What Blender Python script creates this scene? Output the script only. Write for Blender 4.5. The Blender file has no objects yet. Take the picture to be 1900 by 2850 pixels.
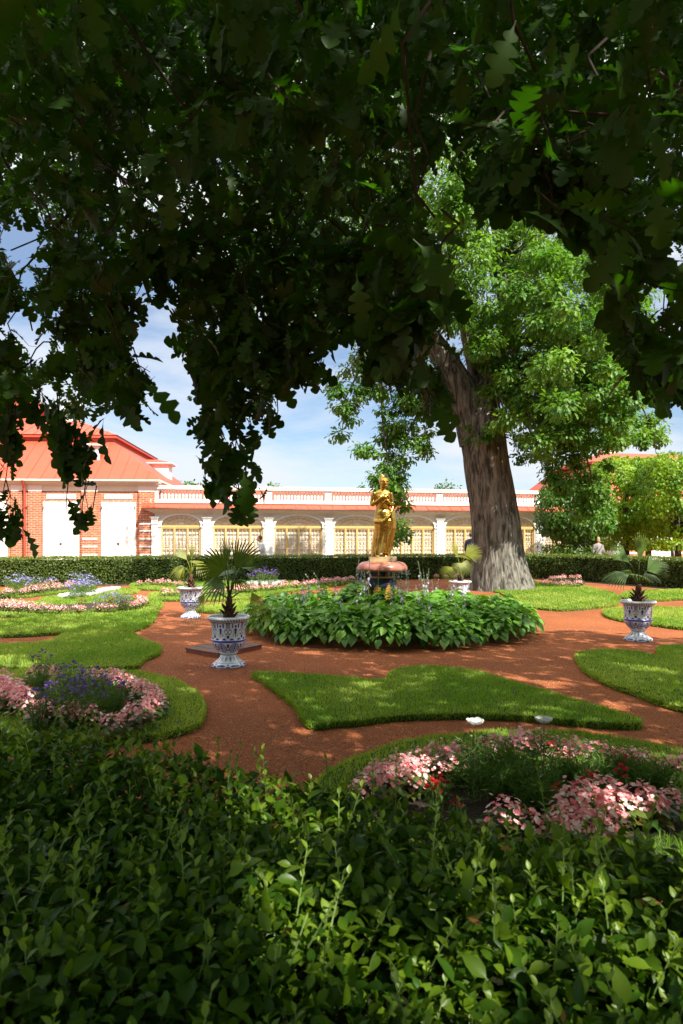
import bpy, bmesh, math, random
import numpy as np
from mathutils import Vector, Matrix
from math import sin, cos, pi, radians, atan2, sqrt

# ---------------------------------------------------------------- camera, sky, sun, exposure
sc = bpy.context.scene
COL = sc.collection
FS, CX, HY, HC = 1842.0, 950.0, 1506.0, 1.6      # focal length and horizon in photo pixels, eye height

cam_d = bpy.data.cameras.new('camera')
cam = bpy.data.objects.new('camera', cam_d); COL.objects.link(cam)
cam.location = (0, 0, HC); cam.rotation_euler = (radians(90), 0, 0)
cam_d.sensor_fit = 'VERTICAL'; cam_d.sensor_height = 36.0; cam_d.sensor_width = 24.0
cam_d.lens = 36.0 * FS / 2850.0
cam_d.shift_y = (HY - 1425.0) / 2850.0
cam_d.clip_start = 0.02; cam_d.clip_end = 3000
cam_d.dof.use_dof = True; cam_d.dof.focus_distance = 11.0; cam_d.dof.aperture_fstop = 9.0
sc.camera = cam

SUN_AZ, SUN_EL = radians(140), radians(48)       # compass angle from +Y, elevation
S = Vector((sin(SUN_AZ) * cos(SUN_EL), cos(SUN_AZ) * cos(SUN_EL), sin(SUN_EL)))
sun_d = bpy.data.lights.new('sun', 'SUN'); sun_d.energy = 5.0; sun_d.angle = radians(0.5)
sun_d.color = (1.0, 0.94, 0.82)
sun = bpy.data.objects.new('sun', sun_d); COL.objects.link(sun)
sun.rotation_euler = S.to_track_quat('Z', 'Y').to_euler(); sun.location = (8, -10, 20)

sc.view_settings.view_transform = 'Standard'
try: sc.view_settings.look = 'None'
except Exception: pass
sc.view_settings.exposure = 1.15; sc.view_settings.gamma = 1.0
sc.view_settings.use_curve_mapping = False
sc.cycles.max_bounces = 8; sc.cycles.diffuse_bounces = 4; sc.cycles.glossy_bounces = 3
sc.cycles.transmission_bounces = 6; sc.cycles.transparent_max_bounces = 8
sc.cycles.caustics_reflective = False; sc.cycles.caustics_refractive = False

class NT:
    """tiny helper around a node tree"""
    def __init__(s, tree): s.t = tree
    def n(s, typ, **kw):
        nd = s.t.nodes.new(typ)
        for k, v in kw.items():
            if k.startswith('i_'):
                nd.inputs[int(k[2:]) if k[2:].isdigit() else k[2:].replace('_', ' ')].default_value = v
            else: setattr(nd, k, v)
        return nd
    def l(s, a, ai, b, bi): s.t.links.new(a.outputs[ai], b.inputs[bi])

w = bpy.data.worlds.new('World'); sc.world = w; w.use_nodes = True
wt = NT(w.node_tree); w.node_tree.nodes.clear()
sky = wt.n('ShaderNodeTexSky', sky_type='NISHITA', sun_disc=False)
sky.sun_elevation = SUN_EL; sky.sun_rotation = SUN_AZ; sky.air_density = 1.0; sky.dust_density = 0.5; sky.ozone_density = 3.0
tc = wt.n('ShaderNodeTexCoord'); mp = wt.n('ShaderNodeMapping'); wt.l(tc, 'Generated', mp, 'Vector')
mp.inputs['Scale'].default_value = (1.5, 1.5, 5.5); mp.inputs['Location'].default_value = (0.35, 0.1, 0.2)
cn = wt.n('ShaderNodeTexNoise'); cn.inputs['Scale'].default_value = 2.1; cn.inputs['Detail'].default_value = 9; cn.inputs['Roughness'].default_value = 0.58
cn.inputs['Distortion'].default_value = 0.35
wt.l(mp, 'Vector', cn, 'Vector')
cr = wt.n('ShaderNodeValToRGB'); cr.color_ramp.elements[0].position = 0.41; cr.color_ramp.elements[0].color = (.06, .06, .06, 1)
cr.color_ramp.elements[1].position = 0.63; cr.color_ramp.elements[1].color = (0.92, 0.92, 0.92, 1)
wt.l(cn, 'Fac', cr, 'Fac')
cm = wt.n('ShaderNodeMix', data_type='RGBA'); wt.l(cr, 'Color', cm, 0); wt.l(sky, 'Color', cm, 6)
# added cloud cover and brightness overhead, to lift the shade under the canopy
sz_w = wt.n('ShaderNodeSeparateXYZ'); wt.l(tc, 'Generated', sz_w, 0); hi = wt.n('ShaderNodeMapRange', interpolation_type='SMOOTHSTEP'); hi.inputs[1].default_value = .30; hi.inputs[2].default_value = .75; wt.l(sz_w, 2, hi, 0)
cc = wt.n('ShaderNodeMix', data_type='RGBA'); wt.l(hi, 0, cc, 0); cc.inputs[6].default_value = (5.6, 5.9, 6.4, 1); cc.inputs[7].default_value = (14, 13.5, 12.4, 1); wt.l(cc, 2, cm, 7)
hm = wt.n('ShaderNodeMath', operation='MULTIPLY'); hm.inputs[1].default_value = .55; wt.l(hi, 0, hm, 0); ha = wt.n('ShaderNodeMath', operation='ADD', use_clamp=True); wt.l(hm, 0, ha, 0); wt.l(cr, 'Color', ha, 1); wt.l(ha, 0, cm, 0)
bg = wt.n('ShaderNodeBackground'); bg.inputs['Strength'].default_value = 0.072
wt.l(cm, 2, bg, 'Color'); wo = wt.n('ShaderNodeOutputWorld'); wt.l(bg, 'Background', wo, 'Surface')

# ---------------------------------------------------------------- helpers
R = np.random.default_rng(11)
random.seed(5)
def nz(v): return v / np.maximum(np.linalg.norm(v, axis=-1, keepdims=True), 1e-9)
def G(x, y, z=0.0):
    """photo pixel on a horizontal level -> point in the place"""
    Z = (HC - z) * FS / (y - HY)
    return np.array([(x - CX) / FS * Z, Z, z])
def at(x, y, Z): return np.array([(x - CX) / FS * Z, Z, HC - (y - HY) * Z / FS])

def mk(name, V, F, mat, parent=None, smooth=False, rnd=None, col=None):
    V = np.asarray(V, dtype=np.float32); me = bpy.data.meshes.new(name)
    if isinstance(F, np.ndarray):
        M, k = F.shape; loops = F.ravel(); starts = np.arange(0, M * k, k)
    else:
        loops = np.array([i for f in F for i in f], dtype=np.int32); ln = np.array([len(f) for f in F])
        starts = np.concatenate([[0], np.cumsum(ln)[:-1]]); M = len(F)
    me.vertices.add(len(V)); me.vertices.foreach_set('co', V.ravel())
    me.loops.add(len(loops)); me.loops.foreach_set('vertex_index', loops.astype(np.int32))
    me.polygons.add(M); me.polygons.foreach_set('loop_start', starts.astype(np.int32))
    me.polygons.foreach_set('use_smooth', np.full(M, bool(smooth) or rnd is not None))
    me.update(calc_edges=True)
    if rnd is not None: me.attributes.new('rnd', 'FLOAT', 'POINT').data.foreach_set('value', np.asarray(rnd, dtype=np.float32))
    if col is not None:
        c4 = np.ones((len(V), 4), dtype=np.float32); c4[:, :3] = col
        me.attributes.new('col', 'FLOAT_COLOR', 'POINT').data.foreach_set('color', c4.ravel())
    if mat: me.materials.append(mat)
    o = bpy.data.objects.new(name, me); COL.objects.link(o)
    if parent: o.parent = parent
    return o

class MB:
    def __init__(s): s.v = []; s.f = []
    def add(s, V, F):
        b = len(s.v); s.v += [tuple(p) for p in V]; s.f += [tuple(int(i) + b for i in f) for f in F]; return s
    def box(s, x0, x1, y0, y1, z0, z1):
        return s.add([(x0, y0, z0), (x1, y0, z0), (x1, y1, z0), (x0, y1, z0), (x0, y0, z1), (x1, y0, z1), (x1, y1, z1), (x0, y1, z1)],
                     [(3, 2, 1, 0), (4, 5, 6, 7), (0, 1, 5, 4), (1, 2, 6, 5), (2, 3, 7, 6), (3, 0, 4, 7)])
    def lathe(s, prof, n=20, c=(0, 0, 0)):
        V = []; F = []
        for r, z in prof:
            for i in range(n): V.append((c[0] + r * cos(2 * pi * i / n), c[1] + r * sin(2 * pi * i / n), c[2] + z))
        for j in range(len(prof) - 1):
            for i in range(n): F.append((j * n + i, j * n + (i + 1) % n, (j + 1) * n + (i + 1) % n, (j + 1) * n + i))
        F.append(tuple(range(n))[::-1]); F.append(tuple(range((len(prof) - 1) * n, len(prof) * n)))
        return s.add(V, F)
    def tube(s, pts, rad, n=6):
        pts = [np.array(p, float) for p in pts]
        if np.isscalar(rad): rad = [rad] * len(pts)
        V = []; F = []; prev = None
        for i, p in enumerate(pts):
            t = nz(pts[min(i + 1, len(pts) - 1)] - pts[max(i - 1, 0)])
            if prev is None: u = nz(np.cross(t, [0, 0, 1.0]) if abs(t[2]) < .9 else np.cross(t, [1.0, 0, 0]))
            else: u = nz(prev - t * np.dot(prev, t))
            prev = u; q = np.cross(t, u)
            for k in range(n): a = 2 * pi * k / n; V.append(p + rad[i] * (u * cos(a) + q * sin(a)))
        for j in range(len(pts) - 1):
            for k in range(n): F.append((j * n + k, j * n + (k + 1) % n, (j + 1) * n + (k + 1) % n, (j + 1) * n + k))
        F.append(tuple(range(n))[::-1]); F.append(tuple(range((len(pts) - 1) * n, len(pts) * n)))
        return s.add(V, F)
    def rings(s, rings, cap=True):
        n = len(rings[0]); V = [p for r in rings for p in r]; F = []
        for j in range(len(rings) - 1):
            for k in range(n): F.append((j * n + k, j * n + (k + 1) % n, (j + 1) * n + (k + 1) % n, (j + 1) * n + k))
        if cap: F.append(tuple(range(n))[::-1]); F.append(tuple(range((len(rings) - 1) * n, len(rings) * n)))
        return s.add(V, F)
    def ball(s, c, r, n=12, m=8):
        rx, ry, rz = (r, r, r) if np.isscalar(r) else r
        prof = [[(c[0] + rx * sin(pi * j / m) * cos(2 * pi * i / n), c[1] + ry * sin(pi * j / m) * sin(2 * pi * i / n), c[2] - rz * cos(pi * j / m)) for i in range(n)]
                for j in range(m + 1)]
        prof[0] = [(c[0] + 1e-3 * rx * cos(2 * pi * i / n), c[1] + 1e-3 * ry * sin(2 * pi * i / n), c[2] - rz) for i in range(n)]
        prof[-1] = [(c[0] + 1e-3 * rx * cos(2 * pi * i / n), c[1] + 1e-3 * ry * sin(2 * pi * i / n), c[2] + rz) for i in range(n)]
        return s.rings(prof)
    def build(s, name, mat, parent=None, smooth=False): return mk(name, s.v, s.f, mat, parent, smooth)

def tag(o, label=None, cat=None, group=None, kind=None):
    if label: o['label'] = label
    if cat: o['category'] = cat
    if group: o['group'] = group
    if kind: o['kind'] = kind
    return o
def thing(name, label, cat, loc=(0, 0, 0), rz=0, group=None):
    o = bpy.data.objects.new(name, None); COL.objects.link(o); o.empty_display_size = .1
    o.location = [float(c) for c in loc]; o.rotation_euler = (0, 0, rz)
    return tag(o, label, cat, group)
def copy_tree(o, kids, parent=None):
    c = o.copy(); COL.objects.link(c)
    if parent: c.parent = parent
    for ch in kids.get(o.name, []): copy_tree(ch, kids, c)
    return c
def kidmap(o):
    m = {}
    def rec(p):
        m[p.name] = [c for c in bpy.data.objects if c.parent == p]
        for c in m[p.name]: rec(c)
    rec(o); return m

def place(T, F, pos, axis, nrm, scale):
    """copies of a leaf template (long axis +Y, normal +Z) as one vertex/face block"""
    a = nz(axis); n = nz(nrm - (nrm * a).sum(1, keepdims=True) * a); s = np.cross(a, n)
    Rm = np.stack([s, a, n], axis=2) * np.asarray(scale).reshape(-1, 1, 1)
    V = np.einsum('nij,kj->nki', Rm, T) + pos[:, None, :]
    Fa = F[None] + (np.arange(len(pos)) * len(T))[:, None, None]
    return V.reshape(-1, 3), Fa.reshape(-1, F.shape[1])
def leaf_template(rows, fold=.15, bend=.25):
    V = []; F = []
    for y, wd in rows:
        zb = -bend * y * y
        V += [(-wd, y, zb + fold * wd), (0, y, zb), (wd, y, zb + fold * wd)]
    for i in range(len(rows) - 1):
        b = i * 3
        F += [(b, b + 1, b + 4, b + 3), (b + 1, b + 2, b + 5, b + 4)]
    return np.array(V), np.array(F, dtype=np.int64)
OAK_HI = leaf_template([(-.12, .008), (.0, .012), (.1, .04), (.18, .14), (.25, .15), (.30, .05), (.4, .22), (.49, .27), (.54, .085), (.63, .29), (.73, .31), (.77, .11), (.85, .20), (.93, .17), (1.0, .05)], .28, .3)
OAK_LO = leaf_template([(0, .02), (.22, .16), (.31, .05), (.48, .27), (.55, .085), (.71, .31), (.78, .11), (.9, .19), (1, .04)], .28, .32)
PETAL = leaf_template([(0, .06), (.3, .26), (.68, .44), (.9, .36), (1, .16)], .12, .1)
OAK_TINY = leaf_template([(0, .04), (.45, .28), (.6, .16), (.78, .3), (1, .08)], .25, .3)
OVATE = leaf_template([(-.12, .01), (0, .03), (.2, .22), (.45, .29), (.7, .22), (.88, .1), (1, .01)], .35, .18)
OVATE_LO = leaf_template([(0, .05), (.4, .3), (.75, .2), (1, .02)], .35, .2)
HEART = leaf_template([(0, .1), (.05, .3), (.25, .42), (.55, .34), (.8, .17), (1, .02)], .25, .35)
HOSTA = leaf_template([(-.25, .015), (0, .05), (.07, .25), (.22, .38), (.42, .40), (.62, .32), (.8, .19), (.93, .07), (1.02, .005)], .3, .27)

def in_poly(P, poly):
    x, y = P[:, 0], P[:, 1]; ins = np.zeros(len(P), bool); n = len(poly); j = n - 1
    for i in range(n):
        xi, yi = poly[i]; xj, yj = poly[j]
        c = ((yi > y) != (yj > y)) & (x < (xj - xi) * (y - yi) / ((yj - yi) if abs(yj - yi) > 1e-12 else 1e-12) + xi)
        ins ^= c; j = i
    return ins
def chaikin(p, it=2):
    p = np.asarray(p, float)
    for _ in range(it):
        q = np.roll(p, -1, 0); p = np.stack([.75 * p + .25 * q, .25 * p + .75 * q], 1).reshape(-1, p.shape[1])
    return p
def gpoly(pix, z=0.0, it=2): return chaikin([G(x, y, z)[:2] for x, y in pix], it)
def vnoise(P, s=1.0, seed=0):
    """cheap smooth noise from sums of sines, about -1..1"""
    r = np.random.default_rng(seed); out = np.zeros(len(P)); amp = 1.0; tot = 0
    for o in range(4):
        for _ in range(3):
            k = r.normal(size=P.shape[1]) * s * (1.9 ** o); out += amp * np.sin(P @ k + r.uniform(0, 6.3)); tot += amp
        amp *= .55
    return out / tot * 2

# ---------------------------------------------------------------- materials
def newmat(name):
    m = bpy.data.materials.new(name); m.use_nodes = True; t = NT(m.node_tree)
    b = m.node_tree.nodes['Principled BSDF']; o = m.node_tree.nodes['Material Output']
    return m, t, b, o
def pmat(name, c, rough=.6, metal=0, spec=.4, noise=0.0, scale=8, bump=0.0, bscale=40, c2=None, detail=6):
    m, t, b, o = newmat(name); b.inputs['Base Color'].default_value = (*c, 1); b.inputs['Roughness'].default_value = rough
    b.inputs['Metallic'].default_value = metal; b.inputs['Specular IOR Level'].default_value = spec
    tcn = t.n('ShaderNodeTexCoord')
    if noise or c2:
        nt = t.n('ShaderNodeTexNoise'); nt.inputs['Scale'].default_value = scale; nt.inputs['Detail'].default_value = detail; nt.inputs['Roughness'].default_value = .65
        t.l(tcn, 'Object', nt, 'Vector')
        mx = t.n('ShaderNodeMix', data_type='RGBA'); mr = t.n('ShaderNodeMapRange'); mr.inputs[1].default_value = .3; mr.inputs[2].default_value = .7
        t.l(nt, 'Fac', mr, 0); t.l(mr, 0, mx, 0)
        cc2 = c2 if c2 else tuple(max(0, k * (1 - noise)) for k in c)
        mx.inputs[6].default_value = (*c, 1); mx.inputs[7].default_value = (*cc2, 1); t.l(mx, 2, b, 'Base Color')
    if bump:
        nb = t.n('ShaderNodeTexNoise'); nb.inputs['Scale'].default_value = bscale; nb.inputs['Detail'].default_value = 5
        t.l(tcn, 'Object', nb, 'Vector'); bp = t.n('ShaderNodeBump'); bp.inputs['Strength'].default_value = bump; bp.inputs['Distance'].default_value = .02
        t.l(nb, 'Fac', bp, 'Height'); t.l(bp, 'Normal', b, 'Normal')
    return m
def leafmat(name, c0, c1, trans=.35, rough=.42, spec=.35, tcol=None):
    m, t, b, o = newmat(name)
    at_ = t.n('ShaderNodeAttribute', attribute_name='rnd'); mx = t.n('ShaderNodeMix', data_type='RGBA')
    t.l(at_, 'Fac', mx, 0); mx.inputs[6].default_value = (*c0, 1); mx.inputs[7].default_value = (*c1, 1)
    t.l(mx, 2, b, 'Base Color'); b.inputs['Roughness'].default_value = rough; b.inputs['Specular IOR Level'].default_value = spec
    tr = t.n('ShaderNodeBsdfTranslucent'); m2 = t.n('ShaderNodeMix', data_type='RGBA', blend_type='MULTIPLY'); m2.inputs[0].default_value = 1
    t.l(mx, 2, m2, 6); m2.inputs[7].default_value = (*(tcol or (1.9, 1.7, .6)), 1); t.l(m2, 2, tr, 'Color')
    ms = t.n('ShaderNodeMixShader'); ms.inputs[0].default_value = trans
    t.l(b, 'BSDF', ms, 1); t.l(tr, 'BSDF', ms, 2); t.l(ms, 0, o, 'Surface')
    return m
def colmat(name, rough=.3, spec=.5, metal=0, coat=0):
    m, t, b, o = newmat(name); a = t.n('ShaderNodeAttribute', attribute_name='col'); t.l(a, 'Color', b, 'Base Color')
    b.inputs['Roughness'].default_value = rough; b.inputs['Specular IOR Level'].default_value = spec; b.inputs['Metallic'].default_value = metal
    b.inputs['Coat Weight'].default_value = coat
    return m
M = {}
M['gold'] = pmat('gilding', (.60, .385, .085), .27, 1, .5, noise=.3, scale=9, bump=.25, bscale=30)
M['white'] = pmat('white_paint', (.8, .79, .76), .55, noise=.06, scale=3, bump=.05)
M['cream'] = pmat('cream_stucco', (.74, .70, .60), .75, noise=.1, scale=2.5, bump=.08)
M['yellow'] = pmat('yellow_wood', (.60, .40, .15), .5, noise=.15, scale=5)
M['curtain'] = pmat('white_curtain', (.78, .76, .72), .9)
M['fancurtain'] = pmat('grey_lining', (.52, .48, .42), .9, noise=.25, scale=2.0)
M['redroof'] = pmat('red_metal_roof', (.46, .08, .042), .5, spec=.35, noise=.15, scale=1.2, bump=.04, bscale=6)
M['redpaint'] = pmat('red_painted_metal', (.42, .07, .04), .45)
M['iron'] = pmat('dark_iron', (.05, .045, .04), .5)
M['marble'] = pmat('pink_marble', (.40, .155, .105), .28, spec=.55, noise=.0, scale=14, c2=(.27, .085, .06))
M['wood'] = pmat('weathered_board', (.16, .085, .065), .7, noise=.4, scale=6, bump=.3, bscale=50)
M['woodedge'] = pmat('red_brown_board_edge', (.27, .075, .04), .7, noise=.3, scale=8)
M['soil'] = pmat('dark_soil', (.045, .03, .02), .95, noise=.5, scale=20, bump=1.0, bscale=45)
M['turf'] = pmat('turf_base', (.05, .085, .018), .95, noise=.45, scale=9, bump=.6, bscale=60)
M['stone'] = pmat('terrace_stone', (.35, .31, .26), .85, noise=.25, scale=3, bump=.15)
M['plinth'] = pmat('statue_plinth', (.5, .33, .12), .5, c2=(.3, .25, .2), scale=7)
# gravel
m, t, b, o = newmat('red_gravel'); tcn = t.n('ShaderNodeTexCoord')
n1 = t.n('ShaderNodeTexNoise'); n1.inputs['Scale'].default_value = 55; n1.inputs['Detail'].default_value = 8; n1.inputs['Roughness'].default_value = .75
n2 = t.n('ShaderNodeTexNoise'); n2.inputs['Scale'].default_value = .55; n2.inputs['Detail'].default_value = 6
v1 = t.n('ShaderNodeTexVoronoi'); v1.inputs['Scale'].default_value = 95
for k in (n1, n2, v1): t.l(tcn, 'Object', k, 'Vector')
r1 = t.n('ShaderNodeValToRGB'); e = r1.color_ramp.elements
e[0].position = .25; e[0].color = (.135, .028, .009, 1); e[1].position = .72; e[1].color = (.47, .150, .048, 1)
t.l(n1, 'Fac', r1, 'Fac')
r2 = t.n('ShaderNodeValToRGB'); r2.color_ramp.elements[0].position = .35; r2.color_ramp.elements[0].color = (.72, .70, .68, 1)
r2.color_ramp.elements[1].position = .7; r2.color_ramp.elements[1].color = (1.12, 1.1, 1.08, 1); t.l(n2, 'Fac', r2, 'Fac')
mx = t.n('ShaderNodeMix', data_type='RGBA', blend_type='MULTIPLY'); mx.inputs[0].default_value = 1; t.l(r1, 'Color', mx, 6); t.l(r2, 'Color', mx, 7)
mx2 = t.n('ShaderNodeMix', data_type='RGBA'); mrv = t.n('ShaderNodeMapRange'); sep = t.n('ShaderNodeSeparateColor'); t.l(v1, 'Color', sep, 'Color')
mrv.inputs[1].default_value = .93; mrv.inputs[2].default_value = .97; t.l(sep, 0, mrv, 0); mv = t.n('ShaderNodeMath', operation='MULTIPLY'); mv.inputs[1].default_value = .55
t.l(mrv, 0, mv, 0); t.l(mv, 0, mx2, 0); t.l(mx, 2, mx2, 6); mx2.inputs[7].default_value = (.58, .38, .25, 1); t.l(mx2, 2, b, 'Base Color')
b.inputs['Roughness'].default_value = .9; b.inputs['Specular IOR Level'].default_value = .25
bp = t.n('ShaderNodeBump'); bp.inputs['Strength'].default_value = .9; bp.inputs['Distance'].default_value = .012
ma = t.n('ShaderNodeMath', operation='ADD'); t.l(n1, 'Fac', ma, 0); t.l(v1, 'Distance', ma, 1); t.l(ma, 0, bp, 'Height'); t.l(bp, 'Normal', b, 'Normal')
M['gravel'] = m
# brick (object coordinates: x along the wall, z up)
m, t, b, o = newmat('old_brick'); tcn = t.n('ShaderNodeTexCoord'); sp = t.n('ShaderNodeSeparateXYZ'); cb = t.n('ShaderNodeCombineXYZ')
ad = t.n('ShaderNodeMath', operation='ADD')
t.l(tcn, 'Object', sp, 0); t.l(sp, 0, ad, 0); t.l(sp, 1, ad, 1); t.l(ad, 0, cb, 0); t.l(sp, 2, cb, 1)
bt = t.n('ShaderNodeTexBrick'); t.l(cb, 0, bt, 'Vector'); bt.inputs['Scale'].default_value = 1.0
bt.inputs['Brick Width'].default_value = .27; bt.inputs['Row Height'].default_value = .085; bt.inputs['Mortar Size'].default_value = .011; bt.inputs['Mortar Smooth'].default_value = .2
bt.inputs['Color1'].default_value = (.46, .135, .05, 1); bt.inputs['Color2'].default_value = (.28, .07, .035, 1); bt.inputs['Mortar'].default_value = (.52, .42, .33, 1); bt.inputs['Bias'].default_value = -.15
nn = t.n('ShaderNodeTexNoise'); nn.inputs['Scale'].default_value = 5; nn.inputs['Detail'].default_value = 7; t.l(tcn, 'Object', nn, 'Vector')
rr = t.n('ShaderNodeValToRGB'); rr.color_ramp.elements[0].position = .3; rr.color_ramp.elements[0].color = (.75, .7, .68, 1); rr.color_ramp.elements[1].position = .7; rr.color_ramp.elements[1].color = (1.25, 1.2, 1.15, 1)
t.l(nn, 'Fac', rr, 'Fac'); mx = t.n('ShaderNodeMix', data_type='RGBA', blend_type='MULTIPLY'); mx.inputs[0].default_value = 1; t.l(bt, 'Color', mx, 6); t.l(rr, 'Color', mx, 7); t.l(mx, 2, b, 'Base Color')
b.inputs['Roughness'].default_value = .85; bp = t.n('ShaderNodeBump'); bp.inputs['Strength'].default_value = .4; bp.inputs['Distance'].default_value = .01; bp.invert = True
t.l(bt, 'Fac', bp, 'Height'); t.l(bp, 'Normal', b, 'Normal'); M['brick'] = m
# bark: long ridges along the stem
def barkmat(name, ca, cb_, sx=9, sz=1.6):
    m, t, b, o = newmat(name); tcn = t.n('ShaderNodeTexCoord'); mp = t.n('ShaderNodeMapping'); mp.inputs['Scale'].default_value = (sx, sx, sz); t.l(tcn, 'Object', mp, 'Vector')
    n1 = t.n('ShaderNodeTexNoise'); n1.inputs['Scale'].default_value = 1.0; n1.inputs['Detail'].default_value = 8; n1.inputs['Roughness'].default_value = .62; n1.inputs['Distortion'].default_value = .6
    t.l(mp, 0, n1, 'Vector'); r = t.n('ShaderNodeValToRGB'); r.color_ramp.elements[0].position = .38; r.color_ramp.elements[0].color = (*ca, 1)
    r.color_ramp.elements[1].position = .62; r.color_ramp.elements[1].color = (*cb_, 1); t.l(n1, 'Fac', r, 'Fac'); t.l(r, 'Color', b, 'Base Color')
    b.inputs['Roughness'].default_value = .9; b.inputs['Specular IOR Level'].default_value = .2
    bp = t.n('ShaderNodeBump'); bp.inputs['Strength'].default_value = 1.0; bp.inputs['Distance'].default_value = .06; t.l(n1, 'Fac', bp, 'Height'); t.l(bp, 'Normal', b, 'Normal')
    return m
M['bark'] = barkmat('oak_bark', (.038, .036, .031), (.235, .218, .185))
M['twig'] = pmat('dark_twig', (.03, .022, .015), .9)
M['limebark'] = barkmat('lime_bark', (.03, .025, .02), (.09, .075, .055), 20, 4)
M['palmbark'] = pmat('palm_fibre', (.13, .055, .03), .9, noise=.6, scale=25, bump=.9, bscale=60)
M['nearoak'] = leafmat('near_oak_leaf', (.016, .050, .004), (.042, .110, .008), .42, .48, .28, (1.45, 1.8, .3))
M['lightened_oak'] = leafmat('lightened_upper_oak_leaf', (.035, .105, .008), (.075, .185, .018), .6, .5, .25, (1.3, 1.9, .3))  # lightened, more translucent copy of the oak leaf, to pass more light down
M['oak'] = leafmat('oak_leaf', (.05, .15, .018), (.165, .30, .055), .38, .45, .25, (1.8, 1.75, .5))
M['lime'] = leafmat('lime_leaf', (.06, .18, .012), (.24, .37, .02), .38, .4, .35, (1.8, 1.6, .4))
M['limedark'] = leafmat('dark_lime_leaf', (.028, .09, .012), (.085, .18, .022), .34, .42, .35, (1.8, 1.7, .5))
M['hedge'] = leafmat('hedge_leaf', (.04, .08, .012), (.13, .19, .03), .28, .4, .4)
M['nearhedge'] = leafmat('near_hedge_leaf', (.026, .072, .004), (.13, .205, .010), .34, .38, .24, (1.8, 1.7, .5))
M['shoot'] = leafmat('young_hedge_shoot', (.10, .175, .014), (.20, .30, .028), .4, .4, .4, (1.8, 1.6, .4))
M['core'] = pmat('hedge_core_shade', (.018, .022, .008), 1.0, spec=.1)  # solid filler inside the hedges, inner shade put into its dark colour
M['hosta'] = leafmat('hosta_leaf', (.045, .145, .016), (.15, .31, .035), .28, .42, .35, (1.6, 1.7, .6))
M['grass'] = leafmat('grass_blade', (.13, .27, .02), (.38, .46, .10), .42, .55, .2, (1.5, 1.5, .5))
M['palm'] = leafmat('palm_frond', (.038, .095, .014), (.085, .15, .024), .22, .38, .4, (1.9, 1.6, .4))
M['palmyellow'] = leafmat('yellowing_palm_frond', (.13, .19, .02), (.27, .27, .035), .42, .4, .4, (1.7, 1.5, .3))
M['plantleaf'] = leafmat('bedding_leaf', (.055, .135, .025), (.12, .22, .04), .3, .45, .3)
M['begonialeaf'] = leafmat('begonia_leaf', (.055, .14, .02), (.17, .10, .025), .25, .35, .4)
M['begonia'] = leafmat('begonia_petal', (.84, .22, .26), (.94, .78, .74), .3, .6, .2, (1.0, .9, .9))
M['violet'] = leafmat('violet_petal', (.085, .04, .22), (.20, .11, .40), .25, .6, .2, (1, 1, 1))
M['blue'] = leafmat('lilac_blue_petal', (.17, .16, .42), (.34, .30, .58), .25, .6, .2, (1, 1, 1))
M['lilac'] = leafmat('pale_lilac_petal', (.30, .25, .42), (.5, .44, .6), .3, .6, .2, (1, 1, 1))
M['red'] = leafmat('red_petal', (.42, .012, .02), (.55, .03, .03), .2, .55, .2, (1, 1, 1))
M['whitepetal'] = leafmat('white_petal', (.74, .76, .74), (.82, .82, .80), .3, .6, .2, (1, 1, 1))
M['stalk'] = pmat('green_stalk', (.11, .18, .04), .6)
M['skin'] = pmat('skin', (.55, .33, .24), .55)
M['hairbrown'] = pmat('red_brown_hair', (.13, .04, .02), .6)
M['hairfair'] = pmat('fair_hair', (.38, .27, .14), .6)
M['hairdark'] = pmat('dark_hair', (.05, .035, .025), .6)
M['shirt'] = pmat('white_shirt', (.78, .79, .82), .8, bump=.3, bscale=12)
M['jeans'] = pmat('blue_jeans', (.10, .14, .25), .8)
M['navy'] = pmat('navy_jacket', (.035, .045, .085), .8)
M['greycloth'] = pmat('grey_jacket', (.28, .25, .26), .85, noise=.15, scale=12)
M['darkcloth'] = pmat('dark_trousers', (.03, .03, .04), .8)
M['maroon'] = pmat('maroon_cloth', (.3, .05, .05), .8)
M['leather'] = pmat('dark_strap', (.02, .02, .022), .5)
M['glaze'] = colmat('blue_white_glaze', .22, .5, 0, .3)
M['mosaic'] = colmat('mosaic_glaze', .5, .2)
m, t, b, o = newmat('window_glass'); gl = t.n('ShaderNodeBsdfGlossy'); gl.inputs['Roughness'].default_value = .03; tp = t.n('ShaderNodeBsdfTransparent')
ms = t.n('ShaderNodeMixShader'); ms.inputs[0].default_value = .09; t.l(tp, 0, ms, 1); t.l(gl, 0, ms, 2); t.l(ms, 0, o, 'Surface'); M['glass'] = m
m, t, b, o = newmat('falling_water'); gl = t.n('ShaderNodeBsdfGlossy'); gl.inputs['Roughness'].default_value = .08; tp = t.n('ShaderNodeBsdfTransparent'); df = t.n('ShaderNodeBsdfTranslucent'); df.inputs[0].default_value = (.8, .85, .9, 1)
m1 = t.n('ShaderNodeMixShader'); m1.inputs[0].default_value = .5; t.l(df, 0, m1, 1); t.l(gl, 0, m1, 2); ms = t.n('ShaderNodeMixShader'); ms.inputs[0].default_value = .45
t.l(tp, 0, ms, 1); t.l(m1, 0, ms, 2); t.l(ms, 0, o, 'Surface'); M['water'] = m
# ---------------------------------------------------------------- ground and lawns
n = 60
gx = np.linspace(-1, 1, n); gx = np.sign(gx) * np.abs(gx) ** 2.2 * 700
gy = np.linspace(-1, 1, n); gy = np.sign(gy) * np.abs(gy) ** 2.2 * 700 + 12
GV = np.array([(x, y, 0.0) for y in gy for x in gx])
GF = np.array([(j * n + i, j * n + i + 1, (j + 1) * n + i + 1, (j + 1) * n + i) for j in range(n - 1) for i in range(n - 1)])
tag(mk('ground', GV, GF, M['gravel']), kind='structure')

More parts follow.
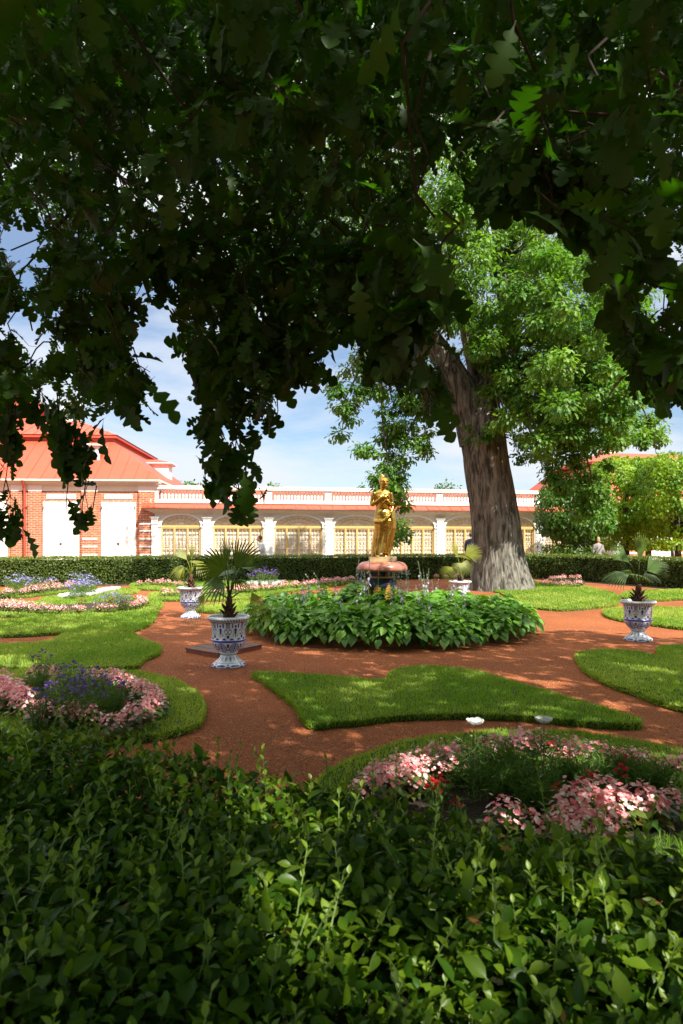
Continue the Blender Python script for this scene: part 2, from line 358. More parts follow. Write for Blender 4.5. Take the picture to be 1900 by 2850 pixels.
def sheet_points(poly): return np.asarray(poly)
LH = 0.055
LAWNS = [
 [(689,1881),(775,1886),(921,1894),(1078,1911),(1076,1886),(1127,1868),(1224,1866),(1321,1878),(1430,1912),(1575,1957),(1696,1993),(1787,2021),(1775,2033),(1636,2028),(1454,2008),(1272,2001),(1091,2009),(921,2030),(848,2036),(836,2000),(806,1963),(751,1915)],
 [(1606,1842),(1612,1826),(1696,1818),(1781,1824),(1845,1842),(1836,1830),(1830,1808),(1900,1806),(2080,1806),(2200,1860),(2200,2000),(2040,2010),(1900,1987),(1793,1951),(1696,1915),(1624,1878)],
 [(1672,1706),(1696,1700),(1793,1694),(1900,1700),(2060,1700),(2060,1760),(1900,1757),(1806,1741),(1733,1733),(1690,1721)],
 [(1395,1650),(1447,1686),(1485,1696),(1547,1703),(1604,1701),(1676,1693),(1719,1688),(1722,1676),(1724,1660),(1657,1643),(1619,1633),(1571,1630),(1490,1626),(1475,1614),(1440,1608),(1380,1606),(1320,1610),(1320,1640)],
 [(1724,1655),(1770,1648),(1900,1645),(2050,1642),(2050,1672),(1900,1671),(1829,1676),(1740,1674)],
 [(-120,1742),(0,1735),(60,1730),(125,1722),(300,1714),(400,1706),(440,1702),(436,1720),(420,1740),(400,1752),(365,1761),(355,1766),(250,1770),(170,1767),(60,1775),(0,1776),(-120,1779)],
 [(-120,1718),(60,1721),(125,1721),(290,1713),(400,1705),(440,1701),(454,1690),(445,1677),(400,1668),(330,1664),(250,1674),(150,1682),(0,1678),(-120,1676)],
 [(108,1681),(115,1670),(155,1664),(200,1656),(280,1641),(340,1641),(384,1646),(386,1652),(347,1657),(300,1665),(240,1678),(158,1683)],
 [(-120,1675),(0,1669),(72,1666),(115,1659),(200,1651),(260,1641),(265,1633),(200,1633),(90,1640),(0,1649),(-120,1655)],
 [(357,1631),(380,1625),(450,1621),(560,1622),(640,1620),(820,1620),(835,1626),(760,1630),(650,1635),(560,1645),(500,1647),(430,1646),(370,1642)],
 [(412,1661),(430,1653),(520,1651),(640,1646),(800,1633),(980,1619),(1000,1623),(860,1641),(760,1656),(700,1669),(660,1673),(560,1676),(500,1675),(425,1675)],
 [(545,1690),(640,1684),(690,1674),(715,1690),(700,1705),(640,1710),(570,1709),(545,1702)],
 [(-120,1805),(0,1804),(147,1796),(170,1770),(268,1769),(366,1769),(384,1784),(446,1806),(446,1822),(402,1844),(380,1866),(312,1869),(134,1867),(0,1871),(-120,1872)],
 [(-200,1880),(150,1878),(345,1877),(400,1884),(485,1904),(557,1941),(579,1989),(557,2026),(485,2056),(363,2070),(200,2090),(-200,2100)],
 [(880,2190),(960,2142),(1030,2117),(1127,2080),(1272,2062),(1454,2050),(1636,2058),(1757,2080),(1900,2110),(2060,2142),(2200,2300),(1900,2500),(1500,2500),(1100,2400),(860,2280)],
]
SOIL = [
 (13, [(-160,1930),(9,1910),(98,1905),(270,1906),(345,1922),(410,1948),(445,1985),(432,2008),(380,2022),(310,2040),(265,2030),(205,2020),(130,2008),(90,1996),(40,1970),(0,1946),(-160,1980)]),
 (14, [(985,2240),(1090,2180),(1180,2140),(1290,2120),(1420,2100),(1520,2096),(1620,2110),(1720,2140),(1900,2190),(2060,2260),(1960,2320),(1800,2330),(1700,2350),(1650,2400),(1500,2400),(1400,2330),(1200,2290),(1010,2290)]),
 (6, [(-110,1706),(30,1704),(130,1703),(260,1699),(360,1693),(405,1684),(405,1674),(340,1670),(250,1680),(140,1687),(0,1683),(-110,1683)]),
 (8, [(-110,1660),(0,1658),(100,1651),(190,1643),(252,1638),(255,1634),(200,1634),(90,1641),(-110,1657)]),
 (3, [(1530,1622),(1560,1626),(1625,1626),(1630,1617),(1600,1612),(1545,1612)]),
]
def ragged(c):
    c = np.asarray(c); ln = np.linalg.norm(np.roll(c, -1, 0) - c, axis=1); out = []
    for p, q, l in zip(c, np.roll(c, -1, 0), ln):
        k = max(1, int(l / .06)); out += [p + (q - p) * j / k for j in range(k)]
    out = np.array(out); return out + .022 * np.c_[vnoise(out, 6, 31), vnoise(out, 6, 32)]
lawn_w = [ragged(gpoly(p, 0.0, 2)) for p in LAWNS]
soil_w = [(li, gpoly(p, LH, 2)) for li, p in SOIL]
def slab(poly, z0, z1, inset):
    c = np.asarray(poly); N = len(c)
    t = np.roll(c, -1, 0) - np.roll(c, 1, 0); nr = nz(np.stack([t[:, 1], -t[:, 0]], 1))
    area = .5 * np.sum(c[:, 0] * np.roll(c[:, 1], -1) - np.roll(c[:, 0], -1) * c[:, 1])
    if area < 0: c = c[::-1]; t = np.roll(c, -1, 0) - np.roll(c, 1, 0); nr = nz(np.stack([t[:, 1], -t[:, 0]], 1))
    ins = c - nr * inset
    V = np.concatenate([np.c_[c, np.full(N, z0)], np.c_[ins, np.full(N, z1)]])
    F = [(i, (i + 1) % N, N + (i + 1) % N, N + i) for i in range(N)] + [tuple(range(N, 2 * N))]
    return V, F
for i, p in enumerate(lawn_w):
    V, F = slab(p, -.01, LH, .012); tag(mk('lawn', V, F, M['turf']), kind='structure')
for li, p in soil_w:
    V, F = slab(p, LH - .01, LH + .014, .02); tag(mk('flower_bed_soil', V, F, M['soil']), kind='structure')

def samp(poly, n):
    lo, hi = poly.min(0), poly.max(0); A = (hi - lo).prod()
    P = R.uniform(lo, hi, (int(n), 2)); return P[in_poly(P, poly)], A
BLADE = leaf_template([(0, .5), (.55, .38), (1, .05)], .1, .3)
gV, gF, gR = [], [], []; off = 0
def emit_blades(pos, out, hgt, wid):
    global off
    k = len(pos)
    if not k: return
    ax = np.c_[R.normal(0, .38, (k, 2)), np.ones(k)] + out
    T = BLADE[0].copy(); hs = hgt * R.uniform(.55, 1.25, k)
    nr = np.c_[R.normal(size=(k, 2)), np.full(k, .2)]
    V, F = place(T * np.array([wid / hgt, 1, 1]), BLADE[1], pos, ax, nr, hs)
    gV.append(V); gF.append(F + off); off += len(V)
    patch = np.clip(.5 + .5 * vnoise(pos[:, :2], 1.3, 3), 0, 1)
    gR.append(np.repeat(np.clip(.75 * patch - .1 + R.uniform(0, .5, k), 0, 1), len(T)))
for i, p in enumerate(lawn_w):
    Zm = p[:, 1].mean()
    dens, hh, ww = (5200, .034, .007) if Zm < 5 else (4200, .034, .0085) if Zm < 7.5 else (2600, .038, .011) if Zm < 11 else (1300, .05, .016) if Zm < 16 else (750, .05, .022)
    lo, hi = p.min(0), p.max(0); P, A = samp(p, dens * (hi - lo).prod())
    vis = np.abs(P[:, 0] / np.maximum(P[:, 1], .1)) < (.60 if Zm > 6 else .8); P = P[vis]
    for li, sp_ in soil_w:
        if li == i: P = P[~in_poly(P, sp_)]
    emit_blades(np.c_[P, np.full(len(P), LH - .003)], 0, hh, ww)
    # shaggy edge
    c = np.asarray(p); seg = np.roll(c, -1, 0) - c; ln = np.linalg.norm(seg, axis=1); tot = ln.sum(); k = int(tot * dens * .15)
    idx = R.choice(len(c), k, p=ln / tot); f = R.uniform(0, 1, (k, 1)); Q = c[idx] + seg[idx] * f
    area = .5 * np.sum(c[:, 0] * np.roll(c[:, 1], -1) - np.roll(c[:, 0], -1) * c[:, 1]); sg = 1 if area > 0 else -1
    nrm = sg * nz(np.stack([seg[:, 1], -seg[:, 0]], 1))[idx]
    ok = np.abs(Q[:, 0] / np.maximum(Q[:, 1], .1)) < (.6 if Zm > 6 else .8)
    Q, nrm = Q[ok], nrm[ok]; k = len(Q)
    zz = R.uniform(.0, LH, k); Q3 = np.c_[Q - nrm * .012 * (zz / LH)[:, None], zz]
    emit_blades(Q3, np.c_[nrm * R.uniform(.2, 1.1, (k, 1)), np.zeros(k)], hh * 1.05, ww)
    for li, sp_ in soil_w:
        if li != i: continue
tag(mk('grass', np.concatenate(gV), np.concatenate(gF), M['grass'], rnd=np.concatenate(gR)), 'short green grass covering the scroll shaped lawns', 'grass', kind='stuff')

# small stones and crumbs on the gravel
ST = np.array([(-.5, -.5, 0), (.5, -.5, 0), (.5, .5, 0), (-.5, .5, 0), (-.3, -.3, .5), (.35, -.25, .45), (.3, .3, .5), (-.3, .25, .4)]); SF = np.array([(4, 5, 6, 7), (0, 1, 5, 4), (1, 2, 6, 5), (2, 3, 7, 6), (3, 0, 4, 7)])
P = np.c_[R.uniform(-4, 5, 26000), 3.0 + 9 * R.uniform(0, 1, 26000) ** 1.6]
P = P[np.abs(P[:, 0]) < .56 * P[:, 1]]
for p in lawn_w: P = P[~in_poly(P, p)]
k = len(P); V, F = place(ST, SF, np.c_[P, np.full(k, -.001)], np.c_[R.normal(size=(k, 2)), np.zeros(k)], np.tile([0, 0, 1.0], (k, 1)), R.uniform(.006, .016, k))
M['pebble'] = leafmat('gravel_grain', (.25, .075, .03), (.52, .24, .12), .02, .9, .2)
tag(mk('loose_gravel', V, F, M['pebble'], rnd=np.repeat(R.uniform(0, 1, k) ** 2, len(ST))), 'loose red gravel grains on the garden path', 'gravel', kind='stuff')

# ---------------------------------------------------------------- gallery between the pavilions
GA = atan2(.178, .984)
tag(MB().box(-.6, 23.4, -4.0, 6.0, -.05, .16).build('terrace', M['stone']), kind='structure').matrix_world = Matrix.Translation((-9.03, 32, 0)) @ Matrix.Rotation(GA, 4, 'Z')
gal = thing('gallery', 'long low white arcaded gallery with yellow glazed arches and a balustraded roof', 'building', (-9.03, 32.0, 0), GA)
US = [0, 2.48, 5.5, 8.5, 11.5, 14.4, 17.25, 20.0, 22.4]
ZS, RISE, WT = 2.37, .5, 2.93
wall = MB(); arch = MB()
for b_ in range(8):
    u0, u1 = US[b_], US[b_ + 1]; uc = (u0 + u1) / 2; hw = (u1 - u0) / 2 - .3
    # piers each side
    wall.box(u0, uc - hw, 0, .4, 0, WT); wall.box(uc + hw, u1, 0, .4, 0, WT)
    N = 20; pts = [(uc - hw * cos(pi * i / N), ZS + RISE * sin(pi * i / N)) for i in range(N + 1)]
    V = []; F = []
    for x, z in pts: V += [(x, 0, z), (x, 0, WT), (x, .4, z)]
    for i in range(N): a = i * 3; F += [(a, a + 3, a + 4, a + 1), (a, a + 2, a + 5, a + 3)]
    wall.add(V, F)
    V = []; F = []
    for i in range(N + 1):
        t_ = pi * i / N
        for r_, y in ((0, .0), (0, -.035), (.13, -.035), (.13, 0)): V.append((uc - (hw + r_) * cos(t_), y, ZS + (RISE + r_ * .75) * sin(t_)))
    for i in range(N):
        a = i * 4; F += [(a, a + 4, a + 5, a + 1), (a + 1, a + 5, a + 6, a + 2), (a + 2, a + 6, a + 7, a + 3)]
    arch.add(V, F)
    for sgn in (-1, 1):
        xa = uc + sgn * hw; x0, x1 = (xa - .15, xa + .02) if sgn < 0 else (xa - .02, xa + .15); arch.box(x0, x1, -.06, .0, ZS - .09, ZS)
wall.build('wall', M['cream'], gal)
arch.build('archivolts', M['white'], gal)
for i, u in enumerate(US):
    pl = MB(); hw = .18 if 0 < i < 8 else .15
    k = 12
    for j in range(k):
        z0 = .1 + j * .192; pl.box(u - hw, u + hw, -.10, -.002, z0, z0 + .168); pl.box(u - hw + .018, u + hw - .018, -.08, -.004, z0 + .168, z0 + .192)
        if 0 < i < 8: pl.box(u - hw - .07, u - hw, -.045, -.003, z0, z0 + .168); pl.box(u + hw, u + hw + .07, -.045, -.003, z0, z0 + .168)
    pl.box(u - hw - .02, u + hw + .02, -.12, -.002, 2.41, 2.5); pl.box(u - hw, u + hw, -.1, -.003, 2.5, 2.66)
    pl.box(u - hw - .03, u + hw + .03, -.13, -.002, 2.66, 2.73); pl.box(u - hw - .07, u + hw + .07, -.17, -.002, 2.73, 2.80)
    pl.build('pilaster', M['white'], gal)
cor = MB()
cor.box(-.1, 22.5, -.05, .4, WT + .003, 3.0); cor.box(-.25, 22.6, -.16, .4, 3.0, 3.06); cor.box(-.35, 22.65, -.3, .4, 3.06, 3.12); cor.box(-.45, 22.7, -.38, .4, 3.12, 3.17)
cor.build('cornice', M['cream'], gal)
er = MB(); x0, x1 = -.55, 22.8
er.add([(x0, -.5, 3.17), (x1, -.5, 3.17), (x1, .12, 3.43), (x0, .12, 3.43), (x0, -.5, 3.2), (x1, -.5, 3.2), (x1, .12, 3.46), (x0, .12, 3.46)], [(3, 2, 1, 0), (4, 5, 6, 7), (0, 1, 5, 4), (1, 2, 6, 5), (2, 3, 7, 6), (3, 0, 4, 7)])
for u in np.arange(0, 22.8, .62): er.add([(u - .012, -.5, 3.2), (u + .012, -.5, 3.2), (u + .012, .12, 3.46), (u - .012, .12, 3.46), (u - .012, -.5, 3.225), (u + .012, -.5, 3.225), (u + .012, .12, 3.485), (u - .012, .12, 3.485)], [(4, 5, 6, 7), (0, 1, 5, 4), (1, 2, 6, 5), (3, 0, 4, 7)])
er.build('eave_roof', M['redroof'], gal)
ur = MB(); ur.add([(-.1, .62, 3.5), (22.5, .62, 3.5), (22.5, 1.4, 4.22), (-.1, 1.4, 4.22), (22.5, 4, 4.25), (-.1, 4, 4.25)], [(0, 1, 2, 3), (3, 2, 4, 5)])
for u in np.arange(.3, 22.4, .62): ur.add([(u - .015, .61, 3.52), (u + .015, .61, 3.52), (u + .015, 1.39, 4.25), (u - .015, 1.39, 4.25)], [(0, 1, 2, 3)])
ur.build('upper_roof', M['redroof'], gal)
bal = MB(); bal.box(-.2, 22.5, .02, .38, 3.463, 3.64); bal.box(-.2, 22.5, -.02, .42, 4.13, 4.2); bal.box(-.2, 22.5, .06, .34, 4.2, 4.27); bal.box(-.2, 22.5, .0, .4, 4.27, 4.31)
balo = bal.build('balustrade', M['white'], gal)
for u in US: MB().box(u - .16, u + .16, .05, .35, 3.643, 4.127).build('post', M['white'], balo)
bp_ = [(.062, 0), (.062, .05), (.04, .07), (.062, .17), (.066, .2), (.05, .29), (.034, .37), (.045, .4), (.06, .43), (.06, .487)]
b0 = MB().lathe(bp_, 8).build('baluster', M['white'], balo, True)
cnt = 0; rest = MB()
for b_ in range(8):
    k = 12 if b_ in (0, 7) else 15
    for j in range(k):
        u = US[b_] + .24 + (US[b_ + 1] - US[b_] - .48) * (j + .5) / k
        if cnt < 100:
            o_ = b0 if cnt == 0 else b0.copy()
            if cnt: COL.objects.link(o_)
            o_.location = (u, .2, 3.641)
        else: rest.lathe(bp_, 8, (u, .2, 3.641))
        cnt += 1
tag(rest.build('balusters_at_the_far_end', M['white'], balo, True), kind='stuff').name = 'baluster_row'
for b_ in range(8):
    u0, u1 = US[b_], US[b_ + 1]; uc = (u0 + u1) / 2; hw = (u1 - u0) / 2 - .3
    y0 = .12; fr = MB(); k = 3 if b_ in (0, 7) else 4
    fr.box(uc - hw, uc + hw, y0 - .06, y0 + .04, ZS - .12, ZS + .0)          # transom
    fr.box(uc - hw, uc - hw + .07, y0 - .05, y0 + .03, .16, ZS - .12); fr.box(uc + hw - .07, uc + hw, y0 - .05, y0 + .03, .16, ZS - .12)
    wleaf = 2 * hw / k
    for j in range(1, k): xm = uc - hw + j * wleaf; fr.box(xm - .045, xm + .045, y0 - .05, y0 + .03, .16, ZS - .12)
    fr.box(uc - hw + .07, uc + hw - .07, y0 - .04, y0 + .02, ZS - .17, ZS - .121); fr.box(uc - hw + .07, uc + hw - .07, y0 - .04, y0 + .02, .16, .4)
    fo = fr.build('window', M['yellow'], gal)
    bars = MB()
    for j in range(k):
        a0 = uc - hw + j * wleaf + .055; a1 = a0 + wleaf - .11
        for q in (1, 2): xm = a0 + (a1 - a0) * q / 3; bars.box(xm - .011, xm + .011, y0 - .02, y0 + .015, .4, ZS - .17)
        for q in range(1, 9): z = .4 + (ZS - .57) * q / 9; bars.box(a0, a1, y0 - .016, y0 + .013, z - .010, z + .010)
    bars.build('glazing_bars', M['yellow'], fo)
    fan = MB(); ff = .38
    for j in range(1, 10):
        t_ = pi * j / 10; fan.tube([(uc - hw * ff * cos(t_), y0, ZS + RISE * ff * sin(t_)), (uc - hw * cos(t_), y0, ZS + RISE * sin(t_))], .011, 4)
    for f_ in (ff, .72): fan.tube([(uc - hw * f_ * cos(pi * i / 16), y0, ZS + RISE * f_ * sin(pi * i / 16)) for i in range(17)], .012, 4)
    for j in (-.18, .18): fan.tube([(uc + hw * j, y0, ZS), (uc + hw * j, y0, ZS + RISE * .34)], .012, 4)
    fan.build('fanlight_bars', M['yellow'], fo)
    MB().add([(uc - hw, y0 + .025, .3), (uc + hw, y0 + .025, .3), (uc + hw, y0 + .025, ZS - .1), (uc - hw, y0 + .025, ZS - .1)], [(0, 1, 2, 3)]).build('pane', M['glass'], fo)
    # gathered blinds hanging in swags behind the glass
    nx, nzn = 60, 76; X = np.linspace(uc - hw, uc + hw, nx); Zs = np.linspace(.3, ZS + .0, nzn); V = []
    for z in Zs:
        for x in X:
            sw = .035 * abs(sin((x - uc + hw) / wleaf * pi * 1.5)); ph = ((z + sw) / .24) % 1.0
            V.append((x, y0 + .09 - .045 * (1 - ph) ** 2 + .012 * sin(x * 41 + z * 9), z))
    F = np.array([(j * nx + i, j * nx + i + 1, (j + 1) * nx + i + 1, (j + 1) * nx + i) for j in range(nzn - 1) for i in range(nx - 1)])
    mk('curtain', V, F, M['curtain'], fo, True)
    N = 20; V = [(uc, y0 + .06, ZS)] + [(uc - (hw + .02) * cos(pi * i / N), y0 + .06, ZS + (RISE + .02) * sin(pi * i / N)) for i in range(N + 1)]
    mk('fanlight_lining', V, [(0, i + 2, i + 1) for i in range(N)], M['curtain'], fo)

# ---------------------------------------------------------------- left brick pavilion
LA = radians(3.65)
lp = thing('brick_pavilion', 'large red brick pavilion with tall white shutters and a red mansard roof', 'building', (-9.03, 32.0, 0), LA)
LW, LD = 24.0, 15.0
MB().box(-LW, 0, .10, LD, 0, 4.0).build('wall', M['brick'], lp)
fz = MB(); fz.box(-LW, .0, .06, LD, 4.003, 4.30); fz.box(-LW - .1, .1, -.08, LD + .1, 4.303, 4.38); fz.box(-LW - .2, .2, -.2, LD + .2, 4.38, 4.47); fz.box(-LW - .3, .3, -.3, LD + .3, 4.47, 4.55)
fz.build('cornice', M['cream'], lp)
def quoin_pier(x0, x1, stripes, name='pier'):
    p = MB().box(x0, x1, 0, .097, 0, 4.0).build(name, M['brick'], lp)
    if stripes:
        s = MB()
        for z in stripes: s.box(x0 + .05, x1 - .0, -.025, .0, z - .04, z + .04)
        s.build('white_band', M['white'], p)
    MB().box(x0 - .02, x1 + .02, .02, .06, 4.003, 4.298).build('frieze_block', M['white'], p)
ST_ = [2.10 - .366 * k for k in range(-1, 6)]
quoin_pier(-.77, .0, [z for z in (2.10, 1.71, 1.34, .94, .58, .2, 1.71 + .73, -.1) if z > 0])
quoin_pier(-3.47, -2.71, [z for z in (1.71, 1.34, .94, .58, .2) if z > 0])
quoin_pier(-5.95, -5.35, []); quoin_pier(-6.75, -6.25, []); quoin_pier(-9.3, -8.75, [])
pipe = MB(); pipe.tube([(-6.11, -.03, 0), (-6.11, -.03, 3.9), (-6.11, -.08, 4.15), (-6.11, -.33, 4.48)], .055, 10)
for z in (.6, 1.9, 3.2): pipe.box(-6.19, -6.03, -.1, .09, z, z + .04)
pipe.build('downpipe', M['redpaint'], lp)
def shutter(x0, x1, ztop):
    d = MB(); xm = (x0 + x1) / 2
    d.box(x0, x1, .06, .099, 0, ztop); d.box(x0 + .04, xm - .006, .035, .0602, .05, ztop - .03); d.box(xm + .006, x1 - .04, .035, .0602, .05, ztop - .03)
    do = d.build('shutter_door', M['white'], lp)
    pn = MB()
    for a0, a1 in ((x0 + .14, xm - .1), (xm + .1, x1 - .14)):
        for z0, z1 in ((ztop - 1.72, ztop - .17), (.15, ztop - 1.80)):
            pn.box(a0, a1, .022, .034, z0, z1)
    pn.build('raised_panel', M['white'], do)
    lk = MB(); lk.box(xm - .055, xm + .055, .012, .021, ztop - 2.07, ztop - 1.96); lk.tube([(xm, .021, ztop - 2.02), (xm, -.02, ztop - 2.02)], .018, 8); lk.build('lock_plate', pmat('old_brass', (.2, .17, .12), .5, .6), do)
    hg = MB()
    for z in (.5, ztop - .35):
        for xx in (x0 + .01, x1 - .05): hg.box(xx, xx + .04, .01, .034, z, z + .13)
    hg.build('hinge', M['iron'], do)
    MB().box(x0 + .16, x1 - .16, .07, .098, ztop + .14, ztop + .37).build('white_panel', M['white'], lp)
shutter(-2.56, -.92, 3.49)
shutter(-5.29, -3.6, 3.49); shutter(-8.6, -6.93, 3.49); shutter(-11.2, -9.6, 3.49)
def frustum(mb, r0, z0, r1, z1):
    a = [(r0[0], r0[2], z0), (r0[1], r0[2], z0), (r0[1], r0[3], z0), (r0[0], r0[3], z0)]; c = [(r1[0], r1[2], z1), (r1[1], r1[2], z1), (r1[1], r1[3], z1), (r1[0], r1[3], z1)]
    mb.add(a + c, [(0, 1, 5, 4), (1, 2, 6, 5), (2, 3, 7, 6), (3, 0, 4, 7), (4, 5, 6, 7)])
def inset(r, d): return (r[0] + d, r[1] - d, r[2] + d, r[3] - d)
def seams(mb, r0, z0, r1, z1, step, h=.03):
    """standing seams on the front and the right slope"""
    for x in np.arange(r1[0] + step / 2, r1[1], step):
        mb.add([(x - .015, r0[2], z0), (x + .015, r0[2], z0), (x + .015, r1[2], z1), (x - .015, r1[2], z1), (x - .015, r0[2], z0 + h), (x + .015, r0[2], z0 + h), (x + .015, r1[2], z1 + h), (x - .015, r1[2], z1 + h)], [(4, 5, 6, 7), (0, 4, 7, 3), (1, 2, 6, 5)])
    d = r1[2] - r0[2]
    for q in np.arange(step, d, step):                                     # towards the hips
        for s_, xe in ((1, r0[1]), (-1, r0[0])):
            x = xe - s_ * q; f = q / d; y1, zz = r0[2] + d * f, z0 + (z1 - z0) * f
            mb.add([(x - .015, r0[2], z0 + h), (x + .015, r0[2], z0 + h), (x + .015, y1, zz + h), (x - .015, y1, zz + h), (x - .015, r0[2], z0), (x + .015, r0[2], z0), (x + .015, y1, zz), (x - .015, y1, zz)], [(0, 1, 2, 3), (4, 0, 3, 7), (1, 5, 6, 2)])
rr = (-LW - .3, .3, -.3, LD + .3); r1 = inset(rr, 3.2)
mr = MB(); frustum(mr, rr, 4.553, r1, 6.95); seams(mr, rr, 4.553, r1, 6.95, .62); mro = mr.build('mansard_roof', M['redroof'], lp)
up = MB(); r1b = inset(r1, -.42); up.box(r1b[0], r1b[1], r1b[2], r1b[3], 6.953, 7.1); r2 = inset(r1b, 3.4); frustum(up, inset(r1b, -.04), 7.103, r2, 8.55); seams(up, inset(r1b, -.04), 7.103, r2, 8.55, .62)
up.build('upper_roof', M['redroof'], lp)
r1c = inset(r1, -.2); MB().box(r1c[0], r1c[1], r1c[2], r1c[3], 6.8, 6.95).build('roof_moulding', M['redpaint'], lp)
la = MB(); r3 = (r2[0] + .3, -7.2, r2[2] + .2, r2[3] - .2); la.box(*r3, 8.5, 8.95); la.box(*inset(r3, -.2), 8.953, 9.03); frustum(la, inset(r3, -.2), 9.033, inset(r3, 2.0), 10.3); la.build('roof_lantern', M['redroof'], lp)
MB().box(-6.2, -5.45, 5.2, 5.9, 7.6, 9.25).box(-6.28, -5.37, 5.12, 5.98, 9.253, 9.35).build('chimney', M['white'], lp)
dm = MB(); dm.box(-4.0, -2.95, 1.15, 3.0, 5.4, 6.35); dm.box(-4.1, -2.85, 1.0, 3.1, 6.353, 6.43); do = dm.build('dormer', M['white'], mro)
MB().box(-2.948, -2.90, 1.2, 2.6, 5.55, 6.35).build('dormer_cheek', M['redpaint'], mro)
MB().box(-3.8, -3.15, 1.13, 1.147, 5.55, 6.2).build('dormer_window', pmat('pane_grey', (.25, .28, .3), .15), mro)
sd = MB(); sd.box(-2.6, -.55, 6.2, 7.3, 5.2, 6.0); sd.box(-2.7, -.4, 6.05, 7.45, 6.003, 6.06); sd.box(-2.75, -.32, 6.0, 7.5, 6.06, 6.11); sd.build('side_dormer', M['white'], mro)
MB().add([(-2.75, 6.0, 6.113), (-.32, 6.0, 6.113), (-.32, 7.5, 6.113), (-2.75, 7.5, 6.113), (-2.0, 6.75, 6.35), (-1.2, 6.75, 6.35)], [(0, 1, 5, 4), (1, 2, 5), (2, 3, 4, 5), (3, 0, 4)]).build('side_dormer_roof', M['redroof'], mro)

# ---------------------------------------------------------------- right brick pavilion, behind the clipped trees
rp = thing('brick_pavilion', 'smaller brick pavilion half hidden behind the clipped lime trees', 'building', (13.0, 36.0, 0), GA)
RW, RD = 15.0, 9.0
MB().box(0, RW, .1, RD, 0, 3.4).build('wall', M['brick'], rp)
c_ = MB(); c_.box(0, RW, .06, RD, 3.403, 3.6); c_.box(-.2, RW + .2, -.15, RD + .2, 3.6, 3.7); c_.box(-.3, RW + .3, -.28, RD + .3, 3.7, 3.8); c_.build('cornice', M['cream'], rp)
for x0, x1 in ((.0, .75), (2.9, 3.7), (5.9, 6.7)):
    p = MB().box(x0, x1, 0, .097, 0, 3.4).build('pier', M['brick'], rp); s = MB()
    for z in np.arange(.2, 3.3, .366): s.box(x0 + .02, x1 - .02, -.025, -.001, z - .04, z + .04)
    s.build('white_band', M['white'], p)
for x0, x1 in ((1.1, 2.6), (4.0, 5.6), (7.0, 8.6), (10, 11.6)):
    xm = (x0 + x1) / 2; d = MB().box(x0, x1, .06, .099, 0, 2.75).box(x0 + .05, xm - .008, .03, .0602, .05, 2.7).box(xm + .008, x1 - .05, .03, .0602, .05, 2.7); d.build('shutter_door', M['white'], rp)
r0 = (-.3, RW + .3, -.3, RD + .3); r1 = inset(r0, 2.3)
q = MB(); frustum(q, r0, 3.803, r1, 6.05); seams(q, r0, 3.803, r1, 6.05, .62); q.build('mansard_roof', M['redroof'], rp)
q = MB(); q.box(*inset(r1, -.3), 6.053, 6.17); frustum(q, inset(r1, -.34), 6.173, inset(r1, 1.9), 7.0); q.build('upper_roof', M['redroof'], rp)
q = MB(); q.box(4.1, 4.9, 4.4, 5.2, 6.6, 7.2); q.lathe([(.5, 7.2), (.5, 7.28), (.3, 7.4), (.16, 7.65), (.06, 7.85)], 12, (4.5, 4.8, 0)); q.build('finial', M['white'], rp)

